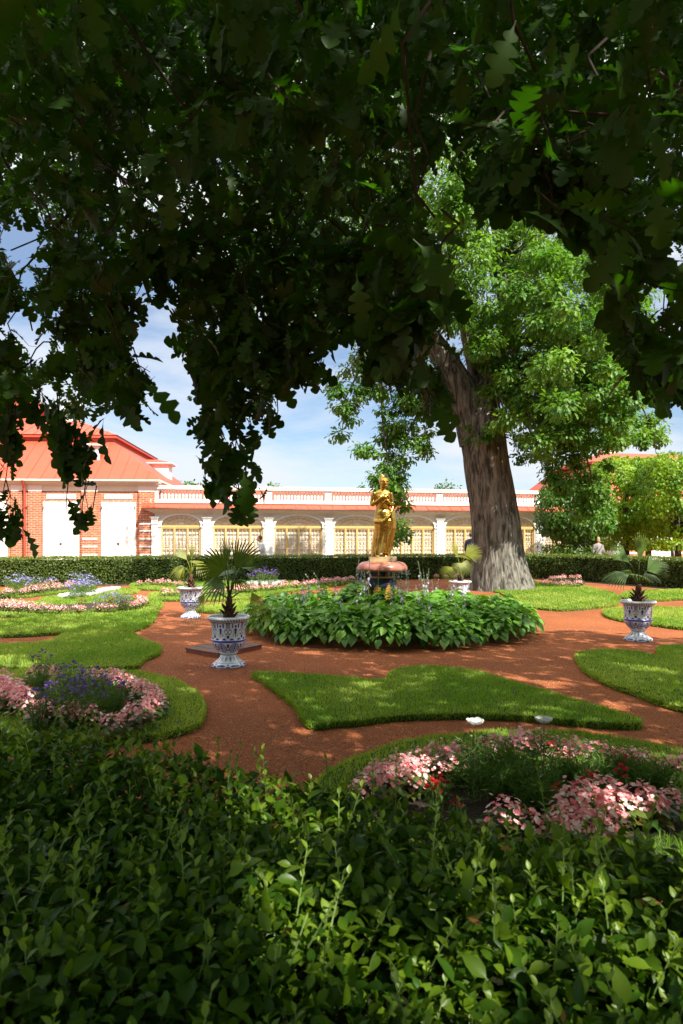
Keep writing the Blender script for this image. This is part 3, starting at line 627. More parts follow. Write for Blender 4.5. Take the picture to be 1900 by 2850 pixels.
# ---------------------------------------------------------------- hedges
def strip_area_scatter(line, k):
    """random points along a polyline: position, tangent"""
    line = np.asarray(line, float); seg = np.diff(line, axis=0); ln = np.linalg.norm(seg, axis=1); c = np.concatenate([[0], np.cumsum(ln)])
    s = R.uniform(0, c[-1], k); i = np.clip(np.searchsorted(c, s) - 1, 0, len(seg) - 1); f = ((s - c[i]) / ln[i])[:, None]
    return line[i] + seg[i] * f, nz(seg[i]), s
def open_smooth(p, it=2):
    p = np.asarray(p, float)
    for _ in range(it):
        q = np.empty((2 * (len(p) - 1), 2)); q[0::2] = .75 * p[:-1] + .25 * p[1:]; q[1::2] = .25 * p[:-1] + .75 * p[1:]; p = np.vstack([p[:1], q, p[-1:]])
    return p
def far_hedge(line, h, wd, label):
    root = thing('clipped_hedge', label, 'hedge', (*line[len(line) // 2], 0)); L = open_smooth(line); b0 = L - line[len(line) // 2]
    t = np.gradient(b0, axis=0); nr = nz(np.stack([t[:, 1], -t[:, 0]], 1))
    if nr[len(nr) // 2][1] > 0: nr = -nr                                      # towards the camera
    rings = []
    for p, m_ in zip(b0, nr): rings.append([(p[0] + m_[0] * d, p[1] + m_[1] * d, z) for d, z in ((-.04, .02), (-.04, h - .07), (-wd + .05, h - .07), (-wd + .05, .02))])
    MB().rings(rings).build('dark_core', M['core'], root)
    Ltot = np.linalg.norm(np.diff(b0, axis=0), axis=1).sum(); kf = int(Ltot * h * 1150); kt = int(Ltot * wd * 750)
    P, T_, s = strip_area_scatter(b0, kf); mm = np.stack([T_[:, 1], -T_[:, 0]], 1); mm = np.where(mm[:, 1:2] > 0, -mm, mm)
    z = R.uniform(.02, h, kf); bulge = .045 * vnoise(np.c_[s * 2.2, z * 4], 1, 5)
    pos = np.c_[P + mm * (bulge + R.normal(0, .028, kf))[:, None], z]; nrm = np.c_[mm * 1.1 + R.normal(0, .5, (kf, 2)), R.normal(.35, .5, kf)]; ax = np.c_[mm * .3 + R.normal(0, .6, (kf, 2)), R.normal(.1, .6, kf)]
    P2, T2, s2 = strip_area_scatter(b0, kt); m2 = np.stack([T2[:, 1], -T2[:, 0]], 1); m2 = np.where(m2[:, 1:2] > 0, -m2, m2)
    d = R.uniform(0, wd, kt); z2 = h + R.normal(0, .022, kt) + .02 * vnoise(np.c_[s2 * 2, d * 3], 1, 8) - .05 * (d < .08)
    pos2 = np.c_[P2 - m2 * d[:, None], z2]; nr2 = np.c_[R.normal(0, .5, (kt, 2)), np.ones(kt)]; ax2 = np.c_[R.normal(0, 1, (kt, 2)), R.normal(.35, .4, kt)]
    V, F = place(OVATE_LO[0], OVATE_LO[1], np.r_[pos, pos2], np.r_[ax, ax2], np.r_[nrm, nr2], R.uniform(.045, .085, kf + kt))
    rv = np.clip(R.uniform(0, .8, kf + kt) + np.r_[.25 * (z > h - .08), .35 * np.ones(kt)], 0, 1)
    mk('foliage', V, F, M['hedge'], root, rnd=np.repeat(rv, len(OVATE_LO[0])))
far_hedge([(-16, 20.5), (-13.5, 22.3), (-12, 23.2), (-8, 24.4), (-4, 25.6), (0, 26.8), (4, 28.0), (6.5, 28.6)], .985, .9, 'long clipped green hedge in front of the brick pavilion and gallery')
far_hedge([(6.55, 28.75), (8.2, 28.2), (9.6, 26.4), (10.6, 24.2), (11.5, 21.6), (12.4, 18.8)], 1.0, .9, 'clipped green hedge curving forward on the right of the big oak')
tag(MB().tube([np.r_[p + np.array([.05, -.1]), .02] for p in open_smooth([(-11, 23.3), (-8, 24.1), (-5, 25.05)])], .022, 6).build('garden_hose', M['leather']), 'thin black hose lying along the foot of the long hedge', 'hose')
tag(MB().tube([np.r_[p + np.array([-.08, -.12]), .02] for p in open_smooth([(8.1, 27.8), (9.4, 26.1), (10.4, 23.9), (11.1, 21.9)])], .022, 6).build('garden_hose', M['leather']), 'thin black hose lying along the foot of the right hedge', 'hose')
# the hedge right in front of the camera
nh = thing('front_hedge', 'broad dark green leafy hedge filling the foreground below the viewer', 'hedge', (0, 1.2, 0))
A_, B_ = np.array([-5.2, 4.14]), np.array([3.4, .03]); tt = nz(B_ - A_); nn_ = np.array([tt[1], -tt[0]])     # nn_ points to the camera side
if nn_[1] > 0: nn_ = -nn_
org = np.array([0, 1.2]); NHH, NHW = 1.0, 1.15
Lh = np.linalg.norm(B_ - A_)
def nhp(s, d): return A_ + s[:, None] * tt + d[:, None] * nn_ - org
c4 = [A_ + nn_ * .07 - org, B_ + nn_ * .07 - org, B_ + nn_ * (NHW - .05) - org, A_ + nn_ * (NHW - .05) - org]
MB().rings([[(p[0], p[1], z) for p in c4] for z in (0.01, NHH - .13)]).build('dark_core', M['core'], nh)
def scat(k, lo, hi, zj): 
    s = R.uniform(.8, Lh, k); d = R.uniform(0, NHW, k); z = NHH - R.uniform(lo, hi, k) + zj * vnoise(np.c_[s * 5, d * 5], 1, 12); return s, d, z
k1 = 100000; s, d, z = scat(k1, -.0, .15, .03); z -= .03 * (d < .06)
pos = np.c_[nhp(s, d), z]; ax = np.c_[R.normal(0, .75, (k1, 2)), R.normal(.55, .5, k1)]; nr_ = np.c_[R.normal(0, .55, (k1, 2)), np.ones(k1)]
kf = 22000; s2 = R.uniform(.8, Lh, kf); z2 = R.uniform(.05, NHH - .02, kf); pos2 = np.c_[nhp(s2, R.uniform(-.03, .1, kf)), z2]; ax2 = np.c_[-nn_ * .5 + R.normal(0, .6, (kf, 2)), R.normal(.3, .5, kf)]; nr2 = np.c_[-nn_ + R.normal(0, .5, (kf, 2)), R.normal(.5, .4, kf)]
sz = R.choice([.021, .027, .033, .042], k1 + kf, p=[.35, .35, .22, .08]) * R.uniform(.85, 1.15, k1 + kf)
V, F = place(OVATE[0], OVATE[1], np.r_[pos, pos2], np.r_[ax, ax2], np.r_[nr_, nr2], sz)
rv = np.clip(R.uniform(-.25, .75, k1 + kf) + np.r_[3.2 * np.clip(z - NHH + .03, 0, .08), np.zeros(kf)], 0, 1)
mk('foliage', V, F, M['nearhedge'], nh, rnd=np.repeat(rv, len(OVATE[0])))
# young upright shoots
ks = 1900; s, d, z = scat(ks, .02, .1, .03); base = np.c_[nhp(s, d), z]; ln_ = R.uniform(.05, .14, ks) * np.where(R.uniform(0, 1, ks) < .08, 1.6, 1); dirs = nz(np.c_[R.normal(0, .28, (ks, 2)), np.ones(ks)])
lp_, la_, ln2, ls_ = [], [], [], []; stems = MB()
for i in range(ks):
    if i % 1 == 0: stems.tube([base[i], base[i] + dirs[i] * ln_[i]], [.0016, .0009], 3)
    m_ = int(4 + ln_[i] / .03)
    for j in range(m_):
        f = .25 + .75 * j / (m_ - 1); a = j * 2.4 + i; lp_.append(base[i] + dirs[i] * ln_[i] * f)
        up_ = .6 + 1.1 * f; la_.append([cos(a), sin(a), up_]); ln2.append([-cos(a) * .8, -sin(a) * .8, 1]); ls_.append((.025 - .010 * f) * random.uniform(.8, 1.2))
V, F = place(OVATE[0], OVATE[1], np.array(lp_), np.array(la_), np.array(ln2), np.array(ls_))
mk('young_leaves', V, F, M['shoot'], nh, rnd=np.repeat(R.uniform(0, 1, len(lp_)), len(OVATE[0])))
stems.build('shoot_stems', M['stalk'], nh)
kd = 90; s, d, z = scat(kd, -.01, .05, .03); V, F = place(OVATE[0], OVATE[1], np.c_[nhp(s, d), z], R.normal(size=(kd, 3)), np.c_[R.normal(0, .5, (kd, 2)), np.ones(kd)], R.uniform(.014, .024, kd)); M['dry'] = leafmat('dry_leaf', (.16, .06, .02), (.30, .15, .04), .2, .6, .2, (1, 1, 1)); tag(mk('dry_leaves', V, F, M['dry'], nh, rnd=np.repeat(R.uniform(0, 1, kd), len(OVATE[0]))), kind='stuff')
# ---------------------------------------------------------------- trees
def leaves_obj(name, T, pos, ax, nrm, sz, mat, parent, rv):
    V, F = place(T[0], T[1], pos, ax, nrm, sz); return mk(name, V, F, mat, parent, rnd=np.repeat(rv, len(T[0])))
def bark_stem(pts, rad, n=40, flute=.05, seed=0, step=.12):
    """finely divided stem with ridged bark and root flare"""
    pts = np.asarray(pts, float); rad = np.asarray(rad, float)
    sl = np.concatenate([[0], np.cumsum(np.linalg.norm(np.diff(pts, axis=0), axis=1))]); ss = np.arange(0, sl[-1], step); ss = np.append(ss, sl[-1])
    def cr_(vals):
        from_ = np.stack([np.interp(ss, sl, vals[:, k]) for k in range(vals.shape[1])], 1)
        for _ in range(3): from_[1:-1] = .25 * from_[:-2] + .5 * from_[1:-1] + .25 * from_[2:]
        return from_
    C = cr_(pts); rr_ = cr_(rad[:, None])[:, 0]; a = np.linspace(0, 2 * pi, n, endpoint=False)
    V = []
    for i, (c, r) in enumerate(zip(C, rr_)):
        t = nz(C[min(i + 1, len(C) - 1)] - C[max(i - 1, 0)]); u = nz(np.cross(t, [0, 1.0, 0])); q = np.cross(t, u)
        Q = np.c_[np.cos(a) * 8, np.sin(a) * 8, np.full(n, ss[i] * 1.0)]
        d = 1 + flute * vnoise(np.c_[np.cos(a) * 1.3, np.sin(a) * 1.3, np.full(n, ss[i] * .25)], 1.4, seed) - flute * .75 * np.exp(-np.abs(vnoise(Q, .9, seed + 1)) * 7)
        V.append(c + (r * d)[:, None] * (np.cos(a)[:, None] * u + np.sin(a)[:, None] * q))
    m_ = len(C); V = np.concatenate(V); j, k = np.meshgrid(np.arange(m_ - 1), np.arange(n), indexing='ij'); j, k = j.ravel(), k.ravel()
    return V, np.stack([j * n + k, j * n + (k + 1) % n, (j + 1) * n + (k + 1) % n, (j + 1) * n + k], 1)

# --- the big oak right of the fountain
OZ = 21.7; mpx = OZ / FS; ob = at(1398, 1642, OZ); ob[2] = 0
oak = thing('oak_tree', 'massive leaning oak with thick furrowed trunk on the lawn right of the fountain', 'tree', ob)
def op(x, y, dz=0): p = at(x, y, OZ + dz); return p - ob
parts = [bark_stem([np.r_[0, 0, -.1], op(1393, 1600), op(1388, 1545), op(1382, 1461), op(1370, 1385), op(1356, 1308), op(1346, 1232), op(1340, 1175), op(1345, 1120), op(1372, 1070), op(1400, 1020), op(1425, 950), op(1412, 860), op(1390, 740, .5), op(1385, 560, .8), op(1360, 330, 1.0)],
                    np.array([190, 160, 138, 130, 124, 121, 122, 120, 90, 74, 62, 54, 48, 42, 32, 14]) * mpx * .505, 120, .085, 2, .06),
         bark_stem([op(1335, 1230), op(1318, 1160), op(1288, 1095), op(1250, 1020), op(1205, 950), op(1120, 850, -.8), op(980, 700, -1.6), op(850, 500, -2)], np.array([98, 96, 86, 66, 54, 44, 32, 14]) * mpx * .53, 70, .085, 5, .07),
         bark_stem([op(1345, 1160), op(1330, 1060, .4), op(1300, 940, .6), op(1270, 800, .8), op(1240, 640, 1)], np.array([60, 46, 34, 22, 10]) * mpx * .53, 24, .08, 7, .1)]
V = np.concatenate([p[0] for p in parts]); o_ = 0; FF = []
for p in parts: FF.append(p[1] + o_); o_ += len(p[0])
mk('trunk', V, np.concatenate(FF), M['bark'], oak, True)
poly = [(1205, 540), (1300, 470), (1480, 480), (1640, 600), (1730, 800), (1770, 1000), (1790, 1120), (1745, 1200), (1650, 1225), (1580, 1290), (1545, 1340), (1500, 1270), (1445, 1315), (1412, 1200), (1300, 1195), (1262, 1010), (1232, 820)]
C = []; rad_ = []
while len(C) < 375:
    x, y = random.uniform(1180, 1800), random.uniform(460, 1340)
    if not in_poly(np.array([[x, y]]), poly)[0]: continue
    front = random.random()
    near_stem = abs(x - np.interp(y, [740, 950, 1070, 1180], [1390, 1425, 1372, 1342])) < 55
    dz = random.uniform(-3.2, 3.2)
    if near_stem and dz < .3 and random.random() < .6: continue
    if 1185 < x < 1315 and 920 < y < 1160 and dz < 1.2: continue
    if y > 1150 and x < 1420 and dz < .6 and random.random() < .75: continue
    C.append(op(x, y, dz)); rad_.append(random.uniform(.2, .46))
for xs, ys, k in (((930, 1190), (985, 1120), 34), ((1000, 1185), (1110, 1270), 26), ((1040, 1140), (1270, 1370), 15), ((1065, 1130), (1370, 1520), 9), ((1640, 1690), (1200, 1460), 10), ((1560, 1640), (1260, 1450), 14), ((1600, 1700), (1290, 1400), 8), ((1780, 1850), (1120, 1270), 10), ((1520, 1560), (1270, 1330), 4), ((1310, 1400), (1150, 1235), 9), ((1335, 1450), (900, 1120), 26), ((940, 1000), (1080, 1260), 6)):
    for _ in range(k): C.append(op(random.uniform(*xs), random.uniform(*ys), random.uniform(-1.3, .4))); rad_.append(random.uniform(.18, .32))
for _ in range(110): C.append(op(random.uniform(1500, 1765), random.uniform(930, 1240), random.uniform(-3, 2))); rad_.append(random.uniform(.2, .42))
for _ in range(45): C.append(op(random.uniform(1480, 1800), random.uniform(640, 1130), random.uniform(-6, -3))); rad_.append(random.uniform(.26, .42))
hid = len(C)
for _ in range(260): C.append(np.array([random.uniform(-8, -.5), random.uniform(-4, 1.5), random.uniform(8.5, 15.0)])); rad_.append(random.uniform(.5, .85))
C = np.array(C); rad_ = np.array(rad_); C[hid:, 0] = C[hid:, 0]
pos, ax, nr, sz, rv = [], [], [], [], []
for i, (c, r) in enumerate(zip(C, rad_)):
    k = 150 if i < hid else 80
    if r < .33: k = 100
    d = nz(R.normal(size=(k, 3))); f = R.uniform(.15, 1.25, (k, 1)) ** .7; d = nz(d + R.normal(0, .25, 3))
    p = c + d * f * r * np.array([1.15, 1.15, .75]); pos.append(p); ax.append(d + np.array([0, 0, -.45]) + R.normal(0, .35, (k, 3))); nr.append(d * .5 + np.array([0, -.25, 1.0]) + R.normal(0, .35, (k, 3)))
    sz.append(R.uniform(.11, .175, k)); rv.append(np.clip(R.normal(.45, .25, k) + random.uniform(-.42, .35), 0, 1))  # tone shifts per tuft, painting lit and shaded depth into the crown
leaves_obj('crown', OAK_TINY, np.concatenate(pos), np.concatenate(ax), np.concatenate(nr), np.concatenate(sz), M['oak'], oak, np.concatenate(rv))
br = MB(); anchors = [op(1412, 860), op(1390, 740, .5), op(1425, 950), op(1372, 1070), op(1250, 1020), op(1205, 950), op(1120, 850, -.8), op(1300, 940, .6), op(1400, 1020)]
def limb(pts, r): br.tube(pts, r, 6)
limb([op(1420, 960), op(1500, 935, -.6), op(1560, 905, -1), op(1620, 960, -1.2), op(1690, 1010, -1.4), op(1780, 1050, -1.5)], [.17, .14, .11, .09, .06, .03])
limb([op(1395, 1040), op(1470, 1060, -.5), op(1540, 1110, -.8), op(1600, 1180, -.9), op(1640, 1300, -.8), op(1665, 1430, -.8)], [.15, .1, .07, .05, .03, .012])
limb([op(1410, 850), op(1470, 760, .6), op(1540, 700, .8), op(1600, 650, 1)], [.15, .11, .07, .03])
limb([op(1205, 950), op(1140, 930, -.8), op(1090, 960, -.8), op(1060, 1060, -.7), op(1065, 1180, -.6), op(1085, 1330, -.4), op(1100, 1480, -.3)], [.12, .08, .06, .05, .03, .02, .008])
limb([op(1090, 960, -.8), op(1010, 1010, -.6), op(960, 1110, -.4), op(950, 1220, -.3)], [.05, .04, .025, .01])
limb([op(1330, 1060, .4), op(1300, 980, -.6), op(1280, 860, -.8), op(1265, 700, -1)], [.09, .06, .04, .02])
limb([op(1690, 1010, -1.4), op(1760, 1080, -1), op(1810, 1180, -.6), op(1825, 1260, -.5)], [.05, .035, .02, .008])
for i in range(0, hid, 2):
    a = anchors[np.argmin([np.linalg.norm(C[i] - q) for q in anchors])]
    m_ = (a + C[i]) / 2 + np.array([0, 0, .25])
    if np.linalg.norm(a - C[i]) < 3.6: limb([a, m_, C[i]], [.035, .022, .008])
br.build('branches', M['bark'], oak, True)

# --- clipped lime trees behind the right hedge
def lime(x, Z, zlo, zhi, rx, ry, label, mat, k, tr, name='lime_tree', grp=None):
    c = np.array([(x - CX) / FS * Z, Z, 0]); t = thing(name, label, 'tree', c, 0, grp)
    h = zhi - zlo; zc = zlo + h * .55
    tp = [(0, 0, 0), (.04, .02, zlo * .6), (-.03, 0, zlo + .3), (.05, 0, zc), (0, .05, zhi - .5)]; st = MB().tube(tp, [tr * 1.25, tr, tr * .9, tr * .6, .03], 12)
    for q in range(10):
        a = q * 2.4; z0 = zlo + .2 + .08 * q; st.tube([(0, 0, z0), (.45 * rx * cos(a), .45 * ry * sin(a), z0 + .4), (.85 * rx * cos(a), .85 * ry * sin(a), z0 + .6 + .1 * (q % 4))], [tr * .45, tr * .28, .012], 6)
    st.build('trunk', M['limebark'], t, True)
    d = nz(R.normal(size=(k, 3))); d2 = np.sign(d) * np.abs(d) ** .75; d2 = d2 / np.maximum(np.abs(d2).max(1, keepdims=True), np.linalg.norm(d2, axis=1, keepdims=True) * .92)
    lump = 1 + .13 * vnoise(d, 2.4, int(x)); f = R.uniform(.5, 1.02, k) ** .5
    p = d2 * np.array([rx, ry, h / 2]) * (lump * f)[:, None] + np.array([0, 0, zc - .05 * h])
    fr = R.uniform(0, 1, k) < .06                                            # hanging fringe below the crown
    p[fr, 2] = zlo - R.uniform(0, .45, fr.sum()); p[fr, :2] = (d[fr, :2] / np.maximum(np.linalg.norm(d[fr, :2], axis=1, keepdims=True), .2)) * np.array([rx, ry]) * R.uniform(.45, .98, (fr.sum(), 1))
    gap = vnoise(d2, 4.2, int(x) + 3) > -.62; p = p[gap]; d = d[gap]; k2 = len(p)
    ax_ = d * .35 + np.array([0, 0, -1.0]) + R.normal(0, .45, (k2, 3)); nr_ = d * 1.2 + np.array([0, -.1, .55]) + R.normal(0, .35, (k2, 3))
    tuft = .5 + .5 * vnoise(p, 2.2, 4)
    leaves_obj('crown', HEART, p, ax_, nr_, R.uniform(.09, .15, k2), mat, t, np.clip(tuft * .7 + R.uniform(-.1, .4, k2), 0, 1))
    return t
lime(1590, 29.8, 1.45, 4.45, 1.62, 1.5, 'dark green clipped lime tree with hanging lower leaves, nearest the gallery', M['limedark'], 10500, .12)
lime(1742, 31.5, 1.65, 5.75, 2.0, 1.9, 'yellow green sunlit clipped lime tree, middle one behind the right hedge', M['lime'], 14500, .13)
lime(1885, 28.5, 1.7, 5.5, 1.6, 1.5, 'clipped lime tree at the right edge of the view behind the hedge', M['lime'], 11000, .13)
lime(1803, 33.5, 1.8, 5.9, 1.5, 1.4, 'clipped lime tree with a bare dark trunk showing beside the white shutters', M['lime'], 7000, .14)
# far tree tops peeping over the gallery roof
for i, (x, y, wd, lab) in enumerate(((525, 1343, 2.6, 'distant tree top peeping over the balustrade left of the hanging oak spray'), (765, 1352, 2.2, 'distant tree top just showing over the balustrade left of the statue'), (1000, 1352, 1.0, 'tiny distant tree top over the balustrade behind the statue'), (1235, 1352, 1.6, 'distant tree top over the balustrade left of the oak trunk'), (1870, 1255, 3.0, 'taller distant tree rising behind the lime at the right edge'))):
    Z = 62; c = at(x, y, Z); t = thing('distant_tree', lab, 'tree', (c[0], Z, 0)); MB().tube([(0, 0, 0), (.1, 0, c[2] * .6), (0, 0, c[2] - .3)], [.25, .18, .05], 8).build('trunk', M['limebark'], t)
    k = 2200; d = nz(R.normal(size=(k, 3))); lum = 1 + .3 * vnoise(d, 2.5, i); p = d * np.array([wd, wd, 2.2]) * (lum * R.uniform(.3, 1, k) ** .5)[:, None] + np.array([0, 0, c[2] - 2.1])
    leaves_obj('crown', OVATE_LO, p, R.normal(size=(k, 3)), d + np.array([0, 0, .6]), R.uniform(.2, .38, k), M['limedark'], t, R.uniform(0, 1, k))

# --- the oak the viewer stands under: hanging sprays in front, the rest of the crown overhead
nt_ = thing('oak_tree', 'old oak overhead with dark drooping leafy sprays framing the top of the view', 'tree', (2.6, -3.2, 0)); nb = np.array([2.6, -3.2, 0])
MASK = [(-200, -200), (-200, 1140), (0, 1105), (62, 1065), (66, 1010), (48, 955), (100, 925), (104, 1000), (112, 1062), (160, 1112), (140, 1190), (196, 1238), (228, 1192), (214, 1135), (246, 1112), (236, 1062), (288, 1108), (266, 1045), (228, 1010), (240, 962), (266, 965), (276, 1008), (352, 992), (356, 940), (335, 905), (392, 926), (365, 872), (335, 850), (320, 795), (345, 745), (338, 690), (388, 700), (398, 745), (378, 805), (440, 870), (408, 910), (430, 985), (440, 1040), (445, 1090), (470, 1130), (508, 1178), (540, 1205), (592, 1196), (620, 1145), (606, 1068), (590, 1022), (658, 976), (640, 945), (682, 930), (702, 890), (762, 902), (756, 840), (736, 812), (785, 792), (830, 828), (830, 888), (862, 900), (880, 880), (935, 905), (960, 960), (1003, 1000), (1048, 972), (1052, 900), (990, 835), (985, 800), (1035, 780), (1045, 742), (1068, 650), (1014, 548), (980, 428), (1040, 420), (1080, 500), (1147, 542), (1204, 505), (1251, 533), (1299, 538), (1330, 576), (1389, 652), (1379, 722), (1393, 768), (1395, 862), (1450, 865), (1488, 953), (1568, 940), (1800, 960), (1800, -200)]
MASK2 = [(-60, 1105), (40, 1100), (75, 1205), (40, 1252), (-60, 1262)]
HOLES = [(52, 560, 34), (62, 640, 16), (58, 745, 34), (88, 800, 22), (345, 640, 10), (1478, 212, 14), (1462, 288, 10), (1030, 318, 14), (1022, 428, 24), (1500, 690, 26), (1548, 610, 18), (1545, 760, 20), (160, 232, 7), (365, 575, 9), (118, 905, 18)]
def leaf_ok(Pw):
    """keep a leaf point unless it would hang into the open views between the sprays"""
    Y = Pw[:, 1]; yy = np.maximum(Y, .05); x = (Pw[:, 0] / yy * FS + CX) / 1.2118; y = (HY - (Pw[:, 2] - HC) / yy * FS) / 1.2118
    ok = in_poly(np.c_[x, y], MASK) | in_poly(np.c_[x, y], MASK2)
    for hx, hy, hr in HOLES: ok &= ((x - hx) ** 2 + (y - hy) ** 2) > hr * hr
    outside = (Y < .3) | (x < -40) | (x > 1610) | (y < -40)
    return ok | outside, outside
twigs = MB(); LP, LA, LN, LS, LR = [], [], [], [], []
def rosette(p, dirn, k, s, shade):
    dirn = nz(np.asarray(dirn, float)); u = nz(np.cross(dirn, [.3, .9, .2])); q = np.cross(dirn, u); out = []
    for j in range(k):
        a = j * 2.4 + random.uniform(-.4, .4); sp_ = random.uniform(.45, 1.25); back = .035 * j * random.uniform(.5, 1.1)
        rdl = u * cos(a) + q * sin(a); axv = dirn * cos(sp_) + rdl * sin(sp_) + np.array([0, 0, -.22])
        nv = np.array([0, 0, 1.0]) + R.normal(0, .55, 3) + rdl * .15
        out.append((p - dirn * back, axv, nv, s * random.choice((.62, .8, .95, 1.0, 1.12)), np.clip(shade + random.uniform(-.25, .3), 0, 1)))
    return out
def try_rosette(p, dirn, k, s, shade, twig=True, force=False, soft=False):
    L = rosette(p, dirn, k, s, shade); a = np.array([l[0] for l in L]); ax_ = nz(np.array([l[1] for l in L])); ss = np.array([l[3] for l in L])
    n_ = np.cross(ax_, nz(np.array([l[2] for l in L]))); n_ = nz(n_)
    ok = np.ones(len(L), bool)
    if not force:
        for pt in (a, a + ax_ * ss[:, None], a + ax_ * ss[:, None] * .6 + n_ * ss[:, None] * .28, a + ax_ * ss[:, None] * .6 - n_ * ss[:, None] * .28): ok &= leaf_ok(pt)[0]
    if ok.sum() < 2: return False
    for l, o in zip(L, ok):
        if o or (soft and random.random() < .16): LP.append(l[0]); LA.append(l[1]); LN.append(l[2]); LS.append(l[3]); LR.append(l[4])
    if twig:
        d_ = nz(np.asarray(dirn, float)); e0 = p; e1 = p - d_ * .08 + R.normal(0, .01, 3); e2 = e1 - d_ * .06 + np.array([0, .02, .06])
        if leaf_ok(np.array([e1, e2]))[0].all(): twigs.tube([e2, e1, e0], [.0035, .0025, .0015], 4)
    return True
def W(dx, dy, Z): return at(dx * 1.2118, dy * 1.2118, Z)
# hanging sprays: stem from top to tip (picture positions at one chosen distance), rosettes along it
HANG = [(3.1, [(175, 560), (190, 760), (185, 900), (200, 1040), (195, 1200)], 26, .135), (3.0, [(120, 600), (140, 800), (130, 960), (150, 1060)], 14, .13), (2.7, [(230, 640), (280, 780), (300, 890), (325, 930)], 9, .15),
        (2.8, [(520, 560), (560, 720), (570, 860), (540, 1000), (535, 1090), (560, 1180)], 34, .14), (2.9, [(620, 600), (660, 760), (620, 880), (600, 960), (620, 1010)], 16, .14), (3.2, [(480, 640), (490, 800), (480, 900), (490, 1020), (500, 1110)], 20, .13),
        (3.0, [(700, 640), (700, 760), (720, 860)], 11, .14), (2.3, [(950, 560), (960, 720), (980, 850), (1010, 960)], 22, .15), (2.6, [(860, 560), (880, 720), (870, 850)], 16, .14), (2.8, [(800, 620), (820, 760), (845, 870)], 11, .14), (2.1, [(1000, 600), (1010, 700), (1030, 780), (1035, 920)], 14, .15),
        (2.2, [(1420, 520), (1430, 700), (1450, 800), (1480, 900)], 20, .15), (2.6, [(1520, 560), (1530, 720), (1530, 880)], 18, .15), (2.0, [(1300, 360), (1340, 470), (1360, 560)], 10, .15), (2.4, [(1180, 330), (1190, 440)], 10, .15), (3.4, [(10, 900), (20, 1020), (15, 1120), (25, 1220)], 18, .14), (3.3, [(20, 640), (25, 800), (20, 920), (40, 1010)], 16, .14),
        (2.0, [(1250, 300), (1260, 400), (1265, 480)], 10, .16), (3.6, [(70, 820), (90, 900), (85, 960)], 9, .13), (2.9, [(330, 560), (340, 620)], 8, .14), (3.0, [(420, 560), (410, 700), (430, 800), (450, 860)], 12, .14), (3.1, [(1565, 700), (1560, 860), (1560, 920)], 12, .14)]
for Z, pl_, k, s in HANG:
    pw = np.array([W(x, y, Z + .06 * i) for i, (x, y) in enumerate(pl_)]); up_ = pw[0] + np.array([random.uniform(-.2, .2), random.uniform(-.1, .15), random.uniform(.1, .25)])
    pf = np.vstack([up_, pw]); tt_ = np.linspace(0, len(pf) - 1, 4 * len(pf)); pf = np.stack([np.interp(tt_, np.arange(len(pf)), pf[:, c]) for c in range(3)], 1) + R.normal(0, .014, (len(tt_), 3))
    twigs.tube(pf, list(np.linspace(.0048, .0016, len(pf))), 5)
    k = int(k * .72)
    for j in range(k):
        f = (j + .5) / k * (len(pw) - 1); i = min(int(f), len(pw) - 2); p = pw[i] + (pw[i + 1] - pw[i]) * (f - i)
        for _ in range(3):
            off_ = R.normal(0, .11, 3); dr = np.array([off_[0] * 7, off_[1] * 5 - .1, -.6 + off_[2] * 4])
            if try_rosette(p + off_, dr, random.randint(4, 7), s * random.uniform(.8, 1.2), .4, twig=random.random() < .35, soft=True): break
    for _ in range(4): try_rosette(pw[-1] + R.normal(0, .03, 3), np.array([random.uniform(-.5, .5), random.uniform(-.3, .3), -1]), 6, s, .35)
nhang = len(LP)
# body of the crown in front of and above the viewer
def fill(nw, zr, xr, yr, s, shade, k=7):
    done = 0; tries = 0
    while done < nw and tries < nw * 6:
        tries += 1; Z = random.uniform(*zr); dx = random.uniform(*xr); dy = random.uniform(*yr); p = W(dx, dy, Z)
        if Z > 3.4 or random.random() < .5:
            mg = 42 if Z > 3.4 else 25
            q4 = np.array([W(dx + ox, dy + oy, Z) for ox, oy in ((mg, 0), (-mg, 0), (0, mg), (mg * .7, mg * .7), (-mg * .7, mg * .7))])
            if not leaf_ok(q4)[0].all(): continue
        dr = np.array([random.uniform(-1, 1), random.uniform(-.7, .5), random.uniform(-1.1, .25)])
        if try_rosette(p, dr, k, s, shade, twig=random.random() < .5): done += 1
fill(70, (1.6, 2.6), (-30, 1600), (-30, 480), .115, .3)
fill(430, (2.6, 4.2), (-30, 1600), (-30, 560), .11, .35)
fill(260, (2.6, 4.2), (-30, 1600), (560, 900), .115, .4)
fill(1250, (4.2, 6.2), (-30, 1600), (-30, 560), .11, .45)
fill(600, (2.8, 6.0), (-30, 1600), (-30, 300), .12, .3)
fill(520, (4.5, 7.0), (-30, 1600), (-30, 330), .12, .35)
fill(420, (7.0, 9.2), (-30, 1600), (-30, 420), .13, .4)
fill(420, (4.2, 6.2), (-30, 1600), (560, 980), .12, .5)
fill(1600, (6.2, 8.2), (-30, 1600), (-30, 560), .11, .55)
fill(420, (6.2, 7.8), (-30, 1600), (560, 960), .115, .6)
